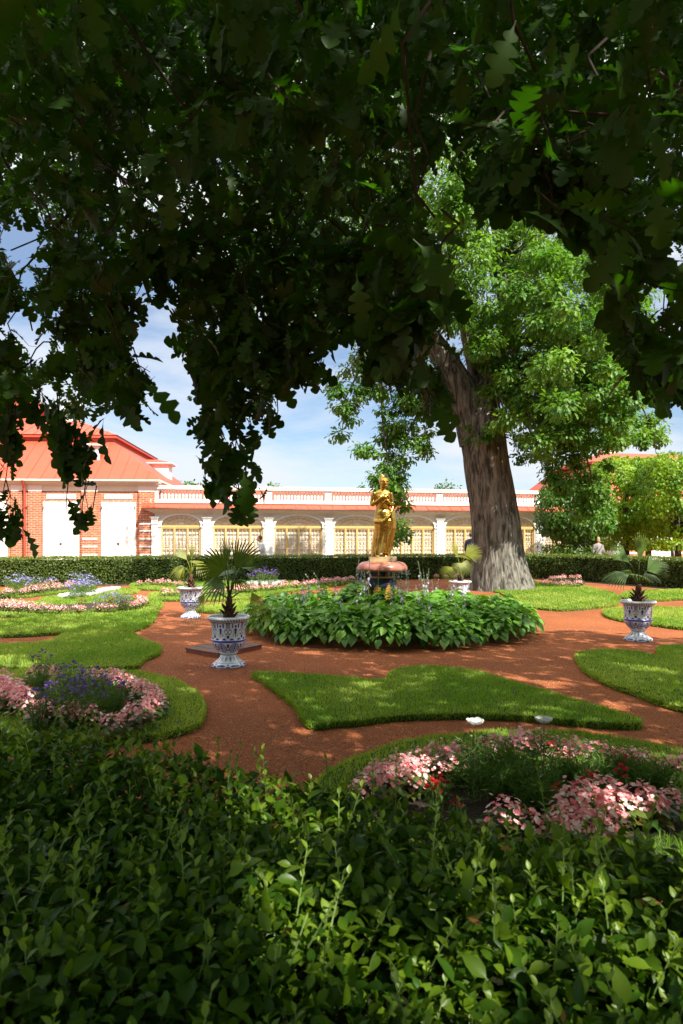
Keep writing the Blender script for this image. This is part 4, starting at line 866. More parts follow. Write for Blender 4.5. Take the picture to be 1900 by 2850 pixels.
for bx, by, bz, axv, nv, s_ in ((308, 872, 1.55, (.12, 0, -1), (.25, -1, .2), .135), (915, 10, 1.3, (-.28, .1, -1), (.95, -.4, 0), .15), (395, 420, 1.9, (-.1, 0, -1), (.1, -1, .3), .12), (1490, 300, 1.5, (.5, 0, -.8), (.1, -1, .3), .11), (1500, 440, 1.5, (.25, 0, -1), (-.2, -1, .2), .12), (1180, 60, 1.45, (-.35, 0, -1), (.2, -1, .1), .12), (650, 200, 2.1, (.05, 0, -1), (.1, -1, .1), .12), (330, 880, 1.75, (.75, 0, -.6), (.2, -.6, .8), .13), (560, 1090, 2.2, (.1, 0, -1), (.2, -1, .2), .13), (960, 560, 1.6, (.6, .1, -.55), (0, -1, .6), .14), (820, 640, 1.9, (.1, 0, -1), (-.2, -1, .3), .12), (1420, 560, 1.7, (-.5, 0, -.8), (.2, -1, .3), .13)):
    LP.append(W(bx, by, bz)); LA.append(np.array(axv)); LN.append(np.array(nv)); LS.append(s_); LR.append(.35)
nfront = len(LP)
LP_, LA_, LN_, LS_, LR_ = (np.array(v) for v in (LP, LA, LN, LS, LR))
# gaps cut in the crown for sun flecks, with extra ones to brighten flowers
FLECK = [(788, 2215, 1.0, .10), (560, 2700, 1.0, .13), (600, 2640, 1.0, .07), (1506, 2094, .2, .13), (1560, 2105, .2, .1), (1435, 1887, 0, .11), (1534, 1905, 0, .14), (1706, 1959, 0, .10), (1725, 1972, 0, .07), (1591, 1835, 0, .08), (1744, 1793, 0, .12), (1370, 2045, 0, .1), (1719, 1848, .06, .10), (1800, 1862, .06, .13), (860, 1815, 0, .12), (1835, 2060, 0, .09), (1870, 1975, 0, .1), (700, 1700, 0, .12), (20, 1835, .06, .2), (60, 1850, .06, .15), (190, 1745, .06, .14), (1880, 2360, .1, .12), (1280, 1800, 0, .1), (470, 1745, 0, .12), (500, 1765, 0, .1), (540, 1790, 0, .08), (1324, 2022, .49, .13), (1516, 2016, .49, .13), (420, 1965, .2, .1), (330, 1895, .2, .1), (100, 1950, .2, .12), (1180, 2150, .2, .12), (1700, 2240, .2, .12), (1010, 1905, .06, .12), (1060, 1960, .06, .08)]
SV = np.array(S)
def lit_gap(P):
    keep = np.ones(len(P), bool)
    for x, y, z, r in FLECK:
        q = P - G(x, y, z); t_ = q @ SV; d_ = np.linalg.norm(q - t_[:, None] * SV, axis=1); keep &= ~((d_ < r * 1.35) & (t_ > .5))
    return keep
kg = lit_gap(LP_ + nz(LA_) * LS_[:, None] * .5); dc = LP_ - np.array([0, 0, HC]); kg &= (np.linalg.norm(dc, axis=1) > 1.75) | (LS_ > .1499)
LP_, LA_, LN_, LS_, LR_ = LP_[kg], LA_[kg], LN_[kg], LS_[kg], LR_[kg]
near = LP_[:, 1] < 3.7
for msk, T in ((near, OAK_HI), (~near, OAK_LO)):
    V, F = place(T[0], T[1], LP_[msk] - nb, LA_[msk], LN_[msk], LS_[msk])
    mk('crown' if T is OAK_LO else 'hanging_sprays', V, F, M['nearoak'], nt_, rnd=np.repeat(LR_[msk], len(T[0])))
# overhead crown, out of the frame, that casts the shade
k = 42000; P = np.c_[R.uniform(-6.5, 14.5, k), R.uniform(-6, 7.6, k), R.uniform(2.8, 10.5, k)]
e_ = ((P[:, 0] - 4) / 10.5) ** 2 + ((P[:, 1] - .8) / 7.0) ** 2 + ((P[:, 2] - 5) / 5.8) ** 2; P = P[e_ < 1]
yv = np.maximum(P[:, 1], .05); xs = np.abs(P[:, 0]) / yv; zs = (P[:, 2] - HC) / yv
P = P[(P[:, 1] < .2) | (xs > .60) | (zs > .92)]; P = P[np.linalg.norm(P - np.array([0, 0, 1.6]), axis=1) > 2.8]
k = len(P); AX = nz(R.normal(size=(k, 3)) + np.array([0, 0, -.4])); SZ = R.uniform(.24, .38, k); kg = lit_gap(P + AX * SZ[:, None] * .5); P, AX, SZ = P[kg], AX[kg], SZ[kg]
k = len(P); V, F = place(OAK_LO[0], OAK_LO[1], P - nb, AX, R.normal(0, .5, (k, 3)) + np.array([0, 0, 1]), SZ)
mk('upper_crown', V, F, M['lightened_oak'], nt_, rnd=np.repeat(R.uniform(.2, .9, k), len(OAK_LO[0])))
twigs.v = [tuple(np.array(v) - nb) for v in twigs.v]; twigs.build('twigs', M['twig'], nt_, True)
V, F = bark_stem([(0, 0, -.1), (0, .1, .6), (.05, .15, 2.2), (0, .3, 3.6), (-.2, .6, 5), (-.6, 1.2, 7), (-.9, 1.8, 9.4)], [.75, .55, .46, .42, .34, .2, .05], 40, .09, 9, .12)
mk('trunk', V, F, M['bark'], nt_, True)
lb = MB()
for pts in ([(0, .3, 3.6), (-1.0, 2.2, 5.0), (-1.8, 4.4, 6.2), (-2.8, 7.2, 7.4)], [(0, .3, 3.4), (1.4, 2.0, 5.2), (2.2, 4.2, 6.6), (3.0, 7.0, 7.6)], [(-.2, .6, 5), (-2.4, 1.6, 6.2), (-5, 2.8, 7)], [(-.2, .6, 5), (2.5, .5, 6.2), (6.5, .8, 7)], [(-.1, .5, 4.4), (1, -2, 6), (2, -3.4, 6.6)], [(-.5, 1, 6.4), (-1.2, 3.4, 7.8), (-1.4, 6, 8.6)]):
    lb.tube(pts, list(np.linspace(.17, .02, len(pts))), 8)
for Z, pl_, k, s in HANG:                                                    # every hanging spray is carried by a bough
    p0 = W(*pl_[0], Z) + np.array([0, .02, .15]) - nb; wg = lambda: R.normal(0, .09, 3)
    sw = np.array([random.uniform(-.9, .9), random.uniform(-.3, .8), random.uniform(.5, 1.0)])
    lb.tube([p0, p0 + sw * .25 + wg() * .6, p0 + sw * .6 + wg() * .8, p0 + sw + wg()], [.004, .005, .006, .008], 6); continue
    lb.tube([p0, p0 + np.array([.04, .06, .2]) + wg(), p0 + np.array([.06, .12, .45]) + wg(), p0 + np.array([.1, .2, .7]) + wg(), p0 * .75 + np.array([0, .9, 6.0]) * .25 + np.array([0, 0, .8])], [.004, .005, .006, .008, .022], 6)
lb.build('boughs', M['twig'], nt_, True)
# ---------------------------------------------------------------- fountain, statue
FX, FZ = .745, 12.1
fo = thing('fountain', 'round fountain with pink marble bowl over a dark gold leafed urn in the hostas', 'fountain', (FX, FZ, 0))
def painted_lathe(prof, n, fn, name, mat, parent, lobes=None, steps=4):
    """turned body with a painted glaze pattern: fn(theta, r, z) -> rgb"""
    pr = np.array(prof, float); sl = np.concatenate([[0], np.cumsum(np.linalg.norm(np.diff(pr, axis=0), axis=1))])
    ss = np.arange(0, sl[-1], sl[-1] / (len(prof) * steps)); ss = np.append(ss, sl[-1]); rr_ = np.interp(ss, sl, pr[:, 0]); zz = np.interp(ss, sl, pr[:, 1])
    th = np.linspace(-pi, pi, n, endpoint=False); TH, Rr = np.meshgrid(th, rr_); _, ZZ = np.meshgrid(th, zz)
    if lobes is not None: Rr = Rr * (1 + lobes(TH, ZZ)); 
    V = np.stack([Rr * np.cos(TH), Rr * np.sin(TH), ZZ], -1).reshape(-1, 3); m_ = len(ss)
    j, k = np.meshgrid(np.arange(m_ - 1), np.arange(n), indexing='ij'); j, k = j.ravel(), k.ravel()
    F = np.stack([j * n + k, j * n + (k + 1) % n, (j + 1) * n + (k + 1) % n, (j + 1) * n + k], 1)
    return mk(name, V, F, mat, parent, True, col=fn(TH, Rr, ZZ).reshape(-1, 3))
def mosaic(TH, Rr, ZZ):
    N = 8; u = (TH / (2 * pi) * N) % 1 - .5; c = np.empty(TH.shape + (3,)); teal = np.where(np.floor(TH / (2 * pi) * N)[..., None] % 2 == 0, [.006, .008, .02], [.006, .03, .026])
    c[:] = teal; zc = (ZZ - .40) / .5                                        # 0..1 over the body
    lobe = .40 * np.clip(np.sin(np.clip((zc - .12) / .75, 0, 1) * pi), 0, 1) * (1 + .22 * np.sin(zc * 55)); leaf = (np.abs(u) < lobe) & (zc > .12) & (zc < .9)
    vein = (np.abs(u) < .02) | (np.abs((np.abs(u) * 2.2 + zc * 1.2) * 9 % 1 - .5) < .13)
    c[leaf] = (.42, .23, .035); c[leaf & vein] = (.16, .08, .015); band = (ZZ > .93) & (ZZ < .965); c[band] = (.38, .21, .04)
    up = (ZZ > .965); c[up & (np.abs(u) < .25)] = (.16, .05, .04)
    return c
painted_lathe([(.24, 0), (.25, .1), (.20, .3), (.205, .4), (.245, .5), (.275, .65), (.28, .78), (.26, .90), (.24, .93), (.235, .96), (.23, 1.0), (.26, 1.07)], 144, mosaic, 'mosaic_urn', M['mosaic'], fo, steps=6)
MB().lathe([(.24, 1.068), (.43, 1.062), (.455, 1.07), (.46, 1.10), (.452, 1.14), (.42, 1.185), (.37, 1.215), (.30, 1.228), (.05, 1.23)], 48).build('marble_bowl', M['marble'], fo, True)
wt_ = MB()
for i in range(110):
    a = random.uniform(0, 2 * pi); r = .445 + random.uniform(-.03, .05); z = 1.068; 
    if random.random() < .45: continue
    while z > .35:
        ln_ = random.uniform(.015, .10); wt_.tube([(r * cos(a), r * sin(a), z), (r * cos(a), r * sin(a), z - ln_)], [.0016, .0026], 4); z -= ln_ + random.uniform(.02, .2); r += .006
for i in range(70):
    a = random.uniform(0, 2 * pi); r = random.uniform(.38, .56); wt_.ball((r * cos(a), r * sin(a), random.uniform(.4, 1.08)), random.uniform(.002, .005), 5, 3)
tag(wt_.build('falling_water', M['water'], fo, True), kind='stuff')

def remesh(mb, vox, smooth_it=4):
    me = bpy.data.meshes.new('tmp'); me.from_pydata(mb.v, [], mb.f); me.update(); o = bpy.data.objects.new('tmp', me); COL.objects.link(o)
    m_ = o.modifiers.new('r', 'REMESH'); m_.mode = 'VOXEL'; m_.voxel_size = vox
    s_ = o.modifiers.new('s', 'SMOOTH'); s_.factor = .5; s_.iterations = smooth_it
    bpy.context.view_layer.update(); ev = o.evaluated_get(bpy.context.evaluated_depsgraph_get()); out = bpy.data.meshes.new_from_object(ev)
    bpy.data.objects.remove(o); bpy.data.meshes.remove(me); return out
def from_mesh(name, me, mat, parent):
    me.materials.clear(); me.materials.append(mat)
    for p in me.polygons: p.use_smooth = True
    o = bpy.data.objects.new(name, me); COL.objects.link(o); o.parent = parent; me.name = name; return o
def hand(mb, w_, d_, side, s=1.0, curl=.4):
    """palm, four bent fingers and a thumb leaving its side"""
    d_ = nz(np.asarray(d_, float)); w_ = np.asarray(w_, float); side = nz(np.asarray(side, float) - d_ * np.dot(side, d_)); n_ = np.cross(d_, side)
    mb.tube([w_ - d_ * .02 * s, w_ + d_ * .03 * s, w_ + d_ * .075 * s], [.022 * s, .03 * s, .03 * s], 8)
    for i, (o_, l_) in enumerate(((-.027, .062), (-.009, .074), (.009, .070), (.027, .052))):
        b0_ = w_ + d_ * .07 * s + side * o_ * s; b1 = b0_ + (d_ * l_ * .5 - n_ * l_ * .5 * curl) * s; b2 = b1 + (d_ * l_ * .35 - n_ * l_ * .6 * curl) * s; mb.tube([b0_ - d_ * .01 * s, b1, b2], [.0095 * s, .0088 * s, .007 * s], 6)
    t0 = w_ + d_ * .02 * s - side * .028 * s; mb.tube([t0, t0 + (d_ * .03 - side * .025 - n_ * .01) * s, t0 + (d_ * .06 - side * .03 - n_ * .02) * s], [.012 * s, .011 * s, .008 * s], 6)

st = thing('statue', 'gilded statue of a standing woman in hip drapery on the fountain bowl', 'statue', (FX + .005, FZ - .02, 1.231))
pb = MB().box(-.245, .245, -.19, .19, 0, .082); pb.build('plinth', M['plinth'], st)
k_ = .001173; sx = lambda px: (px - 560) * k_; sz_ = lambda py: .082 + (1408 - py) * k_
def ring(x0, x1, py, dep, yoff=0, n=28, fold=None):
    c = (sx(x0) + sx(x1)) / 2; hw = (x1 - x0) * k_ / 2; out = []
    for i in range(n):
        a = 2 * pi * i / n; f = 1 + (fold(a, py) if fold else 0); out.append((c + hw * cos(a) * f, yoff + hw * dep * sin(a) * f, sz_(py)))
    return out
bd = MB()
bd.rings([ring(455, 735, 900, .66), ring(432, 742, 840, .66), ring(432, 735, 800, .66), ring(440, 705, 720, .64), ring(452, 672, 655, .62), ring(450, 670, 600, .64), ring(445, 685, 530, .62), ring(436, 690, 460, .58), ring(428, 690, 410, .48), ring(470, 660, 378, .42), ring(525, 605, 355, .8), ring(532, 600, 320, .9)])
bd.ball((sx(517), -.075, sz_(480)), (.062, .055, .055)); bd.ball((sx(620), -.075, sz_(480)), (.062, .055, .055)); bd.ball((sx(555), -.05, sz_(735)), (.11, .06, .09))
bd.tube([(sx(566), 0, sz_(390)), (sx(566), -.01, sz_(340)), (sx(575), -.02, sz_(300))], [.055, .048, .05], 12)
bd.ball((sx(588), -.035, sz_(262)), (.073, .088, .098)); bd.ball((sx(598), -.065, sz_(312)), (.045, .05, .035))
bd.tube([(sx(605), -.115, sz_(255)), (sx(610), -.135, sz_(285))], [.010, .015], 6)                       # nose
for q in (-.028, .03): bd.ball((sx(600) + q, -.108, sz_(262)), (.014, .010, .008), 8, 6)                     # eyes
bd.ball((sx(607), -.108, sz_(308)), (.02, .014, .007), 8, 6); bd.ball((sx(522), -.02, sz_(270)), (.012, .02, .03), 8, 6)
bd.tube([(sx(436), .0, sz_(410)), (sx(412), .0, sz_(470)), (sx(392), -.015, sz_(600))], [.052, .052, .041], 12)  # upper arm
bd.tube([(sx(392), -.015, sz_(600)), (sx(455), -.09, sz_(560)), (sx(540), -.15, sz_(492))], [.042, .036, .026], 12)
hand(bd, (sx(545), -.155, sz_(490)), (.9, -.12, .05), (0, -.3, 1), 1.0, .35)
bd.tube([(sx(676), .0, sz_(415)), (sx(690), .0, sz_(490)), (sx(708), -.02, sz_(612))], [.05, .048, .04], 12)
bd.tube([(sx(708), -.02, sz_(612)), (sx(690), -.09, sz_(590)), (sx(650), -.15, sz_(570))], [.04, .034, .026], 12)
hand(bd, (sx(648), -.152, sz_(568)), (-.8, -.2, .12), (.2, -.9, .1), 1.0, .5)
for px_ in (486, 612): bd.tube([(sx(px_ + 10), 0, sz_(880)), (sx(px_), -.01, sz_(1120)), (sx(px_ - 14 if px_ < 500 else px_ - 20), .02, sz_(1345))], [.08, .062, .045], 10)
for fx, fy in ((472, -.09), (592, -.12)):                                                                   # feet
    bd.tube([(sx(fx), .02, sz_(1330)), (sx(fx), -.01, sz_(1385)), (sx(fx + 6), -.07, sz_(1394)), (sx(fx + 12), -.12, sz_(1400))], [.04, .038, .032, .02], 10)
    for q in range(5): bd.tube([(sx(fx + 12) + (q - 2) * .013, -.10, sz_(1400)), (sx(fx + 14) + (q - 2) * .014, -.14 + .006 * abs(q - 1), sz_(1402))], [.010, .007], 6)
body = from_mesh('body', remesh(bd, .007, 2), M['gold'], st)
def fold(a, py):
    t = np.clip((py - 850) / 500, 0, 1); s_ = (py - 850) * .004
    return (.035 + .075 * t) * sin(9 * a + s_ * 2.2 + 1.3 * sin(2 * a)) + .04 * t * sin(17 * a - s_)
dr = MB()
dr.rings([ring(418, 752, py_, d_, 0, 64, fold) if False else ring(a_, b_, py_, d_, 0, 64, fold) for a_, b_, py_, d_ in ((428, 752, 815, .62), (424, 758, 850, .66), (440, 758, 900, .66), (446, 758, 960, .64), (452, 752, 1020, .62), (454, 738, 1080, .62), (450, 718, 1140, .62), (446, 705, 1200, .62), (440, 700, 1260, .64), (430, 690, 1310, .66), (425, 672, 1350, .68))])
dr.tube([(sx(425), -.02, sz_(850)), (sx(450), -.10, sz_(870)), (sx(540), -.135, sz_(868)), (sx(620), -.12, sz_(810)), (sx(680), -.09, sz_(740)), (sx(715), -.04, sz_(640)), (sx(712), .02, sz_(600))], [.03, .036, .036, .032, .03, .027, .02], 10)
dr.tube([(sx(425), .0, sz_(832)), (sx(480), -.09, sz_(842)), (sx(560), -.11, sz_(838)), (sx(650), -.1, sz_(775)), (sx(700), -.05, sz_(690))], [.02, .022, .024, .02, .015], 8)
for x0, x1, y in ((735, 735, -.03), (720, 705, -.07), (748, 742, .02), (700, 672, -.10)):
    dr.tube([(sx(x0 - 10), y, sz_(700)), (sx(x0 + 8), y - .01, sz_(820)), (sx(x0 + 6), y - .01, sz_(960)), (sx(x1 - 20), y, sz_(1100)), (sx(x1 - 45), y, sz_(1260))], [.016, .026, .028, .024, .014], 8)
dr.rings([[(sx(cx_ + w_ * cos(2 * pi * i / 20) * (1 + .15 * sin(5 * 2 * pi * i / 20))), .08 + .05 * sin(2 * pi * i / 20), sz_(py)) for i in range(20)] for cx_, w_, py in ((470, 45, 1000), (455, 48, 1150), (440, 50, 1290), (425, 42, 1402))])   # hem falling behind
dr.rings([[(sx(cx_ + w_ * cos(2 * pi * i / 20) * (1 + .15 * sin(4 * 2 * pi * i / 20))), .03 + .07 * sin(2 * pi * i / 20), sz_(py)) for i in range(20)] for cx_, w_, py in ((690, 40, 1000), (675, 44, 1150), (655, 42, 1290), (645, 34, 1402))])
from_mesh('drapery', remesh(dr, .0065, 1), M['gold'], st)
hr = MB(); hr.ball((sx(582), .005, sz_(228)), (.092, .098, .085)); hr.ball((sx(560), .03, sz_(165)), (.055, .06, .05)); hr.ball((sx(550), .02, sz_(138)), (.03, .035, .028))
for i in range(11):
    a = -2.4 + i * .36; hr.tube([(sx(588) + .085 * cos(a) * .9, -.03 + .09 * sin(a), sz_(232) - .01), (sx(580) + .07 * cos(a + .3), .0 + .08 * sin(a + .3), sz_(195)), (sx(562), .03, sz_(160))], [.018, .02, .012], 6)
from_mesh('hair', remesh(hr, .008, 1), M['gold'], st)
shell = MB().ball((sx(622), -.20, sz_(540)), (.05, .045, .02)).build('shell_cup', M['gold'], st, True)

# ---------------------------------------------------------------- hostas
def hosta(nleaf, hgt, seed, outward):
    r = np.random.default_rng(seed); pos, ax, nr, sz = [], [], [], []
    for i in range(nleaf):
        f = (i + .5) / nleaf; a = i * 2.399 + r.uniform(-.3, .3); rad = .06 + .30 * f ** .8; z = hgt * (1 - .62 * f ** 1.3) + r.uniform(-.03, .03)
        d = np.array([cos(a), sin(a), 0]); pos.append(d * rad * .8 + [0, 0, z]); dn = .25 - 1.0 * f + r.uniform(-.25, .25)
        ax.append(d + [0, 0, dn]); nr.append(d * (.3 + .5 * f) + [0, 0, 1.0] + r.normal(0, .28, 3)); sz.append(r.uniform(.13, .2) * (.8 + .3 * f))
    V, F = place(HOSTA[0], HOSTA[1], np.array(pos), np.array(ax), np.array(nr), np.array(sz)); rv = np.repeat(r.uniform(0, 1, nleaf), len(HOSTA[0]))
    return V, F, rv
hv = []
for i in range(5):
    V, F, rv = hosta(64, .44 + .03 * i, 40 + i, 0); hv.append((V, F, rv))
def stalk_mesh(seed):
    r = np.random.default_rng(seed); sm = MB(); fl = []; 
    for q in range(2):
        lean = r.normal(0, .12, 2); h = r.uniform(.75, 1.0); b = r.normal(0, .05, 2); top = np.array([b[0] + lean[0], b[1] + lean[1], h]); sm.tube([(b[0], b[1], .25), (b[0] + lean[0] * .4, b[1] + lean[1] * .4, h * .6), top], [.006, .005, .003], 5)
        for j in range(9):
            f = .62 + .38 * j / 9; p = np.array([b[0] + lean[0] * f, b[1] + lean[1] * f, h * f]); a = j * 2.4; fl.append((p, [cos(a) * .7, sin(a) * .7, -.75 if j < 6 else .4], .05 if j < 6 else .03))
    V, F = place(OVATE[0] * np.array([1.1, 1, 1]), OVATE[1], np.array([f[0] for f in fl]), np.array([f[1] for f in fl], float), np.tile([0, 0, 1.0], (len(fl), 1)) + r.normal(0, .3, (len(fl), 3)), np.array([f[2] for f in fl]))
    return sm, V, F
first = {}; stalked = 0
HB = np.array([.86, 12.1]); spots = []
for rad, cnt_ in ((.62, 8), (1.1, 13), (1.58, 19), (2.02, 25), (2.36, 32)):
    for q in range(cnt_): a = 2 * pi * (q + .5 * (int(rad * 10) % 2)) / cnt_ + random.uniform(-.06, .06); spots.append((HB[0] + rad * cos(a) + random.uniform(-.05, .05), HB[1] + rad * sin(a) + random.uniform(-.05, .05), rad))
HL = 'broad leaved green hosta clump in the round bed under the gilded statue'; HLS = 'green hosta clump with tall pale lilac flower stalks rising around the fountain'
for i, (x, y, rad) in enumerate(spots):
    kind = i % 5; hs = rad < 1.7 and (random.random() < .55); key = (kind, hs)
    rz = random.uniform(0, 6.28); scl = random.uniform(.9, 1.15) * (1.0 if rad < 2.2 else .88) * (1.3 if rad < 1 else 1)
    if key not in first:
        t = thing('hosta_plant', HLS if hs else HL, 'hosta', (x, y, 0), rz, 'flowering hostas around the fountain' if hs else 'hostas of the round bed')
        V, F, rv = hv[kind]; mk('leaves', V, F, M['hosta'], t, True, rnd=rv)
        if hs: sm, V, F = stalk_mesh(kind); sm.build('flower_stalk', M['stalk'], t); mk('flowers', V, F, M['lilac'], t, rnd=np.random.default_rng(kind).uniform(0, 1, len(V)))
        first[key] = (t, kidmap(t)); t.scale = (scl,) * 3
    else:
        t0, km = first[key]; t = copy_tree(t0, km); t.location = (x, y, 0); t.rotation_euler = (0, 0, rz); t.scale = (scl,) * 3

# ---------------------------------------------------------------- faience urns and palms
BLUE, DKB, WHT, MID = np.array([.018, .024, .33]), np.array([.013, .016, .17]), np.array([.66, .69, .70]), np.array([.045, .09, .45])
def glaze(TH, Rr, ZZ):
    c = np.empty(TH.shape + (3,)); c[:] = WHT; z = ZZ / .65; N = 7; u = (TH / (2 * pi) * N) % 1 - .5; U2 = (TH / (2 * pi) * 2 * N) % 1 - .5
    def put(m_, col): c[m_] = col
    # foot: ovals between bands
    foot = z < .085; put(foot & (((u * 2.1) / .9) ** 2 + ((z - .047) / .028) ** 2 < .55), MID); put(foot & (np.abs((u + 1) % 1 - .5) < .12) & (np.abs(z - .03) < .014), BLUE); put(foot & (np.abs((u + 1) % 1 - .5) < .07) & (np.abs(z - .066) < .010), BLUE)
    put((z > .088) & (z < .096), BLUE); neck = (z > .12) & (z < .215); put(neck & (np.abs(U2) < .28 * np.sin(np.clip((z - .12) / .095, 0, 1) * pi) ** .7) & (np.sin(z * 260 + U2 * 9) > -.4), BLUE)
    put((z > .228) & (z < .24), DKB); put((z > .275) & (z < .282), DKB)
    # bowl: palmettes
    bowl = (z > .285) & (z < .485); zz = (z - .285) / .2; env = .40 * np.sin(np.clip(.12 + zz * .82, 0, 1) * pi) ** .65; inside = bowl & (np.abs(u) < env); edge = inside & (np.abs(u) > env - .05)
    rib = np.sin((np.abs(u) * 1.2 + zz * .75) * 34) > -.1; put(inside & rib, BLUE); put(edge, DKB); put(inside & (np.abs(u) < .025), DKB)
    v = (u + 1) % 1 - .5; put(bowl & (np.abs(v) < .15 * np.sqrt(np.clip(zz - .45, 0, 1))) & (zz > .52) & (zz < .93), BLUE); put(bowl & (np.abs(v) < .11) & (np.abs(zz - .33) < .07), DKB)
    put((z > .497) & (z < .54), BLUE * 1.7); put((z > .513) & (z < .524), MID * 1.3); put((z > .492) & (z < .498), DKB)
    # body: scrolls, vase motif, tassels
    bz = (z - .55) / .32; body_ = (z > .55) & (z < .875)
    put(body_ & (bz < .12) & (np.abs(U2) < .34 - bz * 2.2), BLUE)
    put(body_ & (((u) / .13) ** 2 + ((bz - .55) / .17) ** 2 < 1) & ((np.abs(u) < .05) | (np.sin(bz * 60) > -.3)), BLUE); put(body_ & (np.abs(u) < .018) & (bz > .18) & (bz < .9), DKB); put(body_ & (np.abs(u) < .07) & (np.abs(bz - .84) < .05), DKB)
    put(body_ & (np.abs(np.abs(u) - .20) < .045) & (bz > .72) & (bz < 1.0), BLUE)
    for s_ in (-1, 1):
        for (uc, zc, a0, b_) in ((s_ * .38, .45, .13, .22), (s_ * .14, .28, .07, .10)):
            rx = (u - uc) / a0; ry = (bz - zc) / b_; rad = np.hypot(rx, ry); ang = np.arctan2(ry, rx * s_); put(body_ & (rad < 1.05) & (np.abs(rad - (.35 + .62 * ((ang + pi) / (2 * pi)))) < .13), DKB)
    lace = body_ & (np.abs(np.abs(u) - .44) < .075) & (bz > .66); put(lace & (np.sin(TH * 95) * np.sin(ZZ * 330) > -.25), DKB * 1.4); put(body_ & (np.abs(np.abs(u) - .47) < .06) & (np.abs(bz - .2) < .09), BLUE)
    put((z > .875) & (z < .895), DKB); rim = (z > .905) & (z < .952) & (Rr > .25); put(rim & (np.sin(TH * 46 + z * 90) > .1), BLUE); put((z > .968) & (Rr > .26), WHT)
    return c
UP = [(.0, .002), (.21, .0), (.218, .012), (.21, .035), (.185, .052), (.165, .068), (.125, .10), (.105, .135), (.10, .155), (.103, .165), (.12, .17), (.122, .18), (.118, .186), (.14, .205), (.172, .235), (.196, .275), (.205, .31), (.206, .325), (.22, .335), (.222, .347), (.214, .357), (.212, .40), (.214, .47), (.222, .54), (.233, .575), (.25, .59), (.268, .60), (.276, .612), (.276, .628), (.268, .641), (.255, .645), (.242, .640), (.235, .61), (.228, .60)]
def lobed(TH, ZZ): return np.where(ZZ < .05, .03 * np.cos(8 * TH), 0)
M['potsoil'] = M['soil']
urn0 = None; UL = ['blue and white faience urn nearest the viewer, left of the round hosta bed', 'blue and white faience urn farther back on the left gravel path', 'blue and white faience urn standing alone on the right gravel path', 'blue and white faience urn half hidden behind the hostas before the oak trunk']
UPOS = [(-.902 * 1.6, 1.6 * FS / (1858 - HY)), None, None, None]
UPOS = [G(636, 1853), G(530, 1719), G(1775, 1782), G(1280, 1690)]
km0 = None
for i, p in enumerate(UPOS):
    if i == 0:
        urn0 = thing('faience_urn', UL[0], 'urn', p, .35, 'four faience urns around the fountain'); painted_lathe(UP, 288, glaze, 'urn_body', M['glaze'], urn0, lobed, 5)
        MB().lathe([(.0, .585), (.15, .597), (.232, .60)], 32).build('potting_soil', M['soil'], urn0); km0 = kidmap(urn0)
    else: c = copy_tree(urn0, km0); c.location = [float(q) for q in p]; c.rotation_euler = (0, 0, .35 + .1 * i); c['label'] = UL[i]
def fan(hub, dirn, facing, R_, spread=1.9, nseg=22, droop=.3, seed=0, web=.5):
    """palmate blade: pleated web near the hub, free drooping tips"""
    r = np.random.default_rng(seed); d = nz(np.array(dirn, float)); n_ = np.array(facing, float); n_ = nz(n_ - d * np.dot(n_, d)); s = np.cross(d, n_); V = []; F = []; rv = []
    for i in range(nseg):
        a = -spread + 2 * spread * (i + .5) / nseg; da = spread / nseg; L = R_ * (1 - .18 * (abs(a) / spread) ** 2) * r.uniform(.92, 1.05); b = len(V); tone = r.uniform(.1, .7)
        for f, wd in ((.02, 1.0), (web * .5, 1.0), (web, 1.0), (web + (1 - web) * .3, .85), (web + (1 - web) * .7, .6), (1.0, .06)):
            for q, zf in ((-1, 0), (0, .18), (1, 0)):
                w_ = da * wd * min(f, web + .02); rr2 = f * L; ang = a
                p = hub + d * (cos(ang) * rr2) + s * (sin(ang) * rr2) + (-d * sin(ang) + s * cos(ang)) * q * w_ * L + n_ * (zf * w_ * L * 2.2) - np.array([0, 0, 1]) * droop * L * max(0, f - .35) ** 2 * 2.0
                V.append(p); rv.append(np.clip(tone + .5 * max(0, f - .8), 0, 1))
        for k in range(5):
            c = b + k * 3; F += [(c, c + 1, c + 4, c + 3), (c + 1, c + 2, c + 5, c + 4)]
    return V, F, rv
def palm(base, label, trunk_h, trunk_r, fronds, mat='palm', rz=0):
    t = thing('fan_palm', label, 'palm', base, rz); tr = MB(); n_ = 7
    tr.tube([(0, 0, -.03), (.0, 0, .04), (.005, 0, trunk_h * .4), (.01, 0, trunk_h * .8), (.01, 0, trunk_h)], [trunk_r * 1.35, trunk_r * 1.55, trunk_r, trunk_r * .85, trunk_r * .7], 14)
    to = tr.build('trunk', M['palmbark'], t, True); sb = MB()
    for i in range(16):
        a = i * 2.4; z = .02 + trunk_h * .5 * (i / 16); r = trunk_r * (1.45 - .5 * i / 16); sb.tube([(r * .7 * cos(a), r * .7 * sin(a), z), (r * 1.5 * cos(a), r * 1.5 * sin(a), z + .05), (r * 2.0 * cos(a), r * 2.0 * sin(a), z + .075)], [.022, .014, .004], 5)
    sb.build('leaf_stubs', M['palmbark'], to, True); top = np.array([.01, 0, trunk_h])
    for i, (hub, dirn, fac, R_, spread, nseg, droop) in enumerate(fronds):
        hub = np.array(hub, float); V, F, rv = fan(hub, dirn, fac, R_, spread, nseg, droop, i + len(label), .27 if dirn[2] < -.3 else .5); pm = MB(); mid = (top + hub) / 2 + np.array([0, 0, .12 * np.linalg.norm(hub - top)]); pm.tube([top - [0, 0, .05], mid, hub], [.012, .008, .006], 6)
        b = len(V); V = V + pm.v; F = F + [tuple(k + b for k in f) for f in pm.f]; rv = rv + [.5] * len(pm.v)
        mk('frond', V, F, M['palmyellow' if dirn[2] < -.7 else mat], t, False, rnd=rv)
ps = .001173
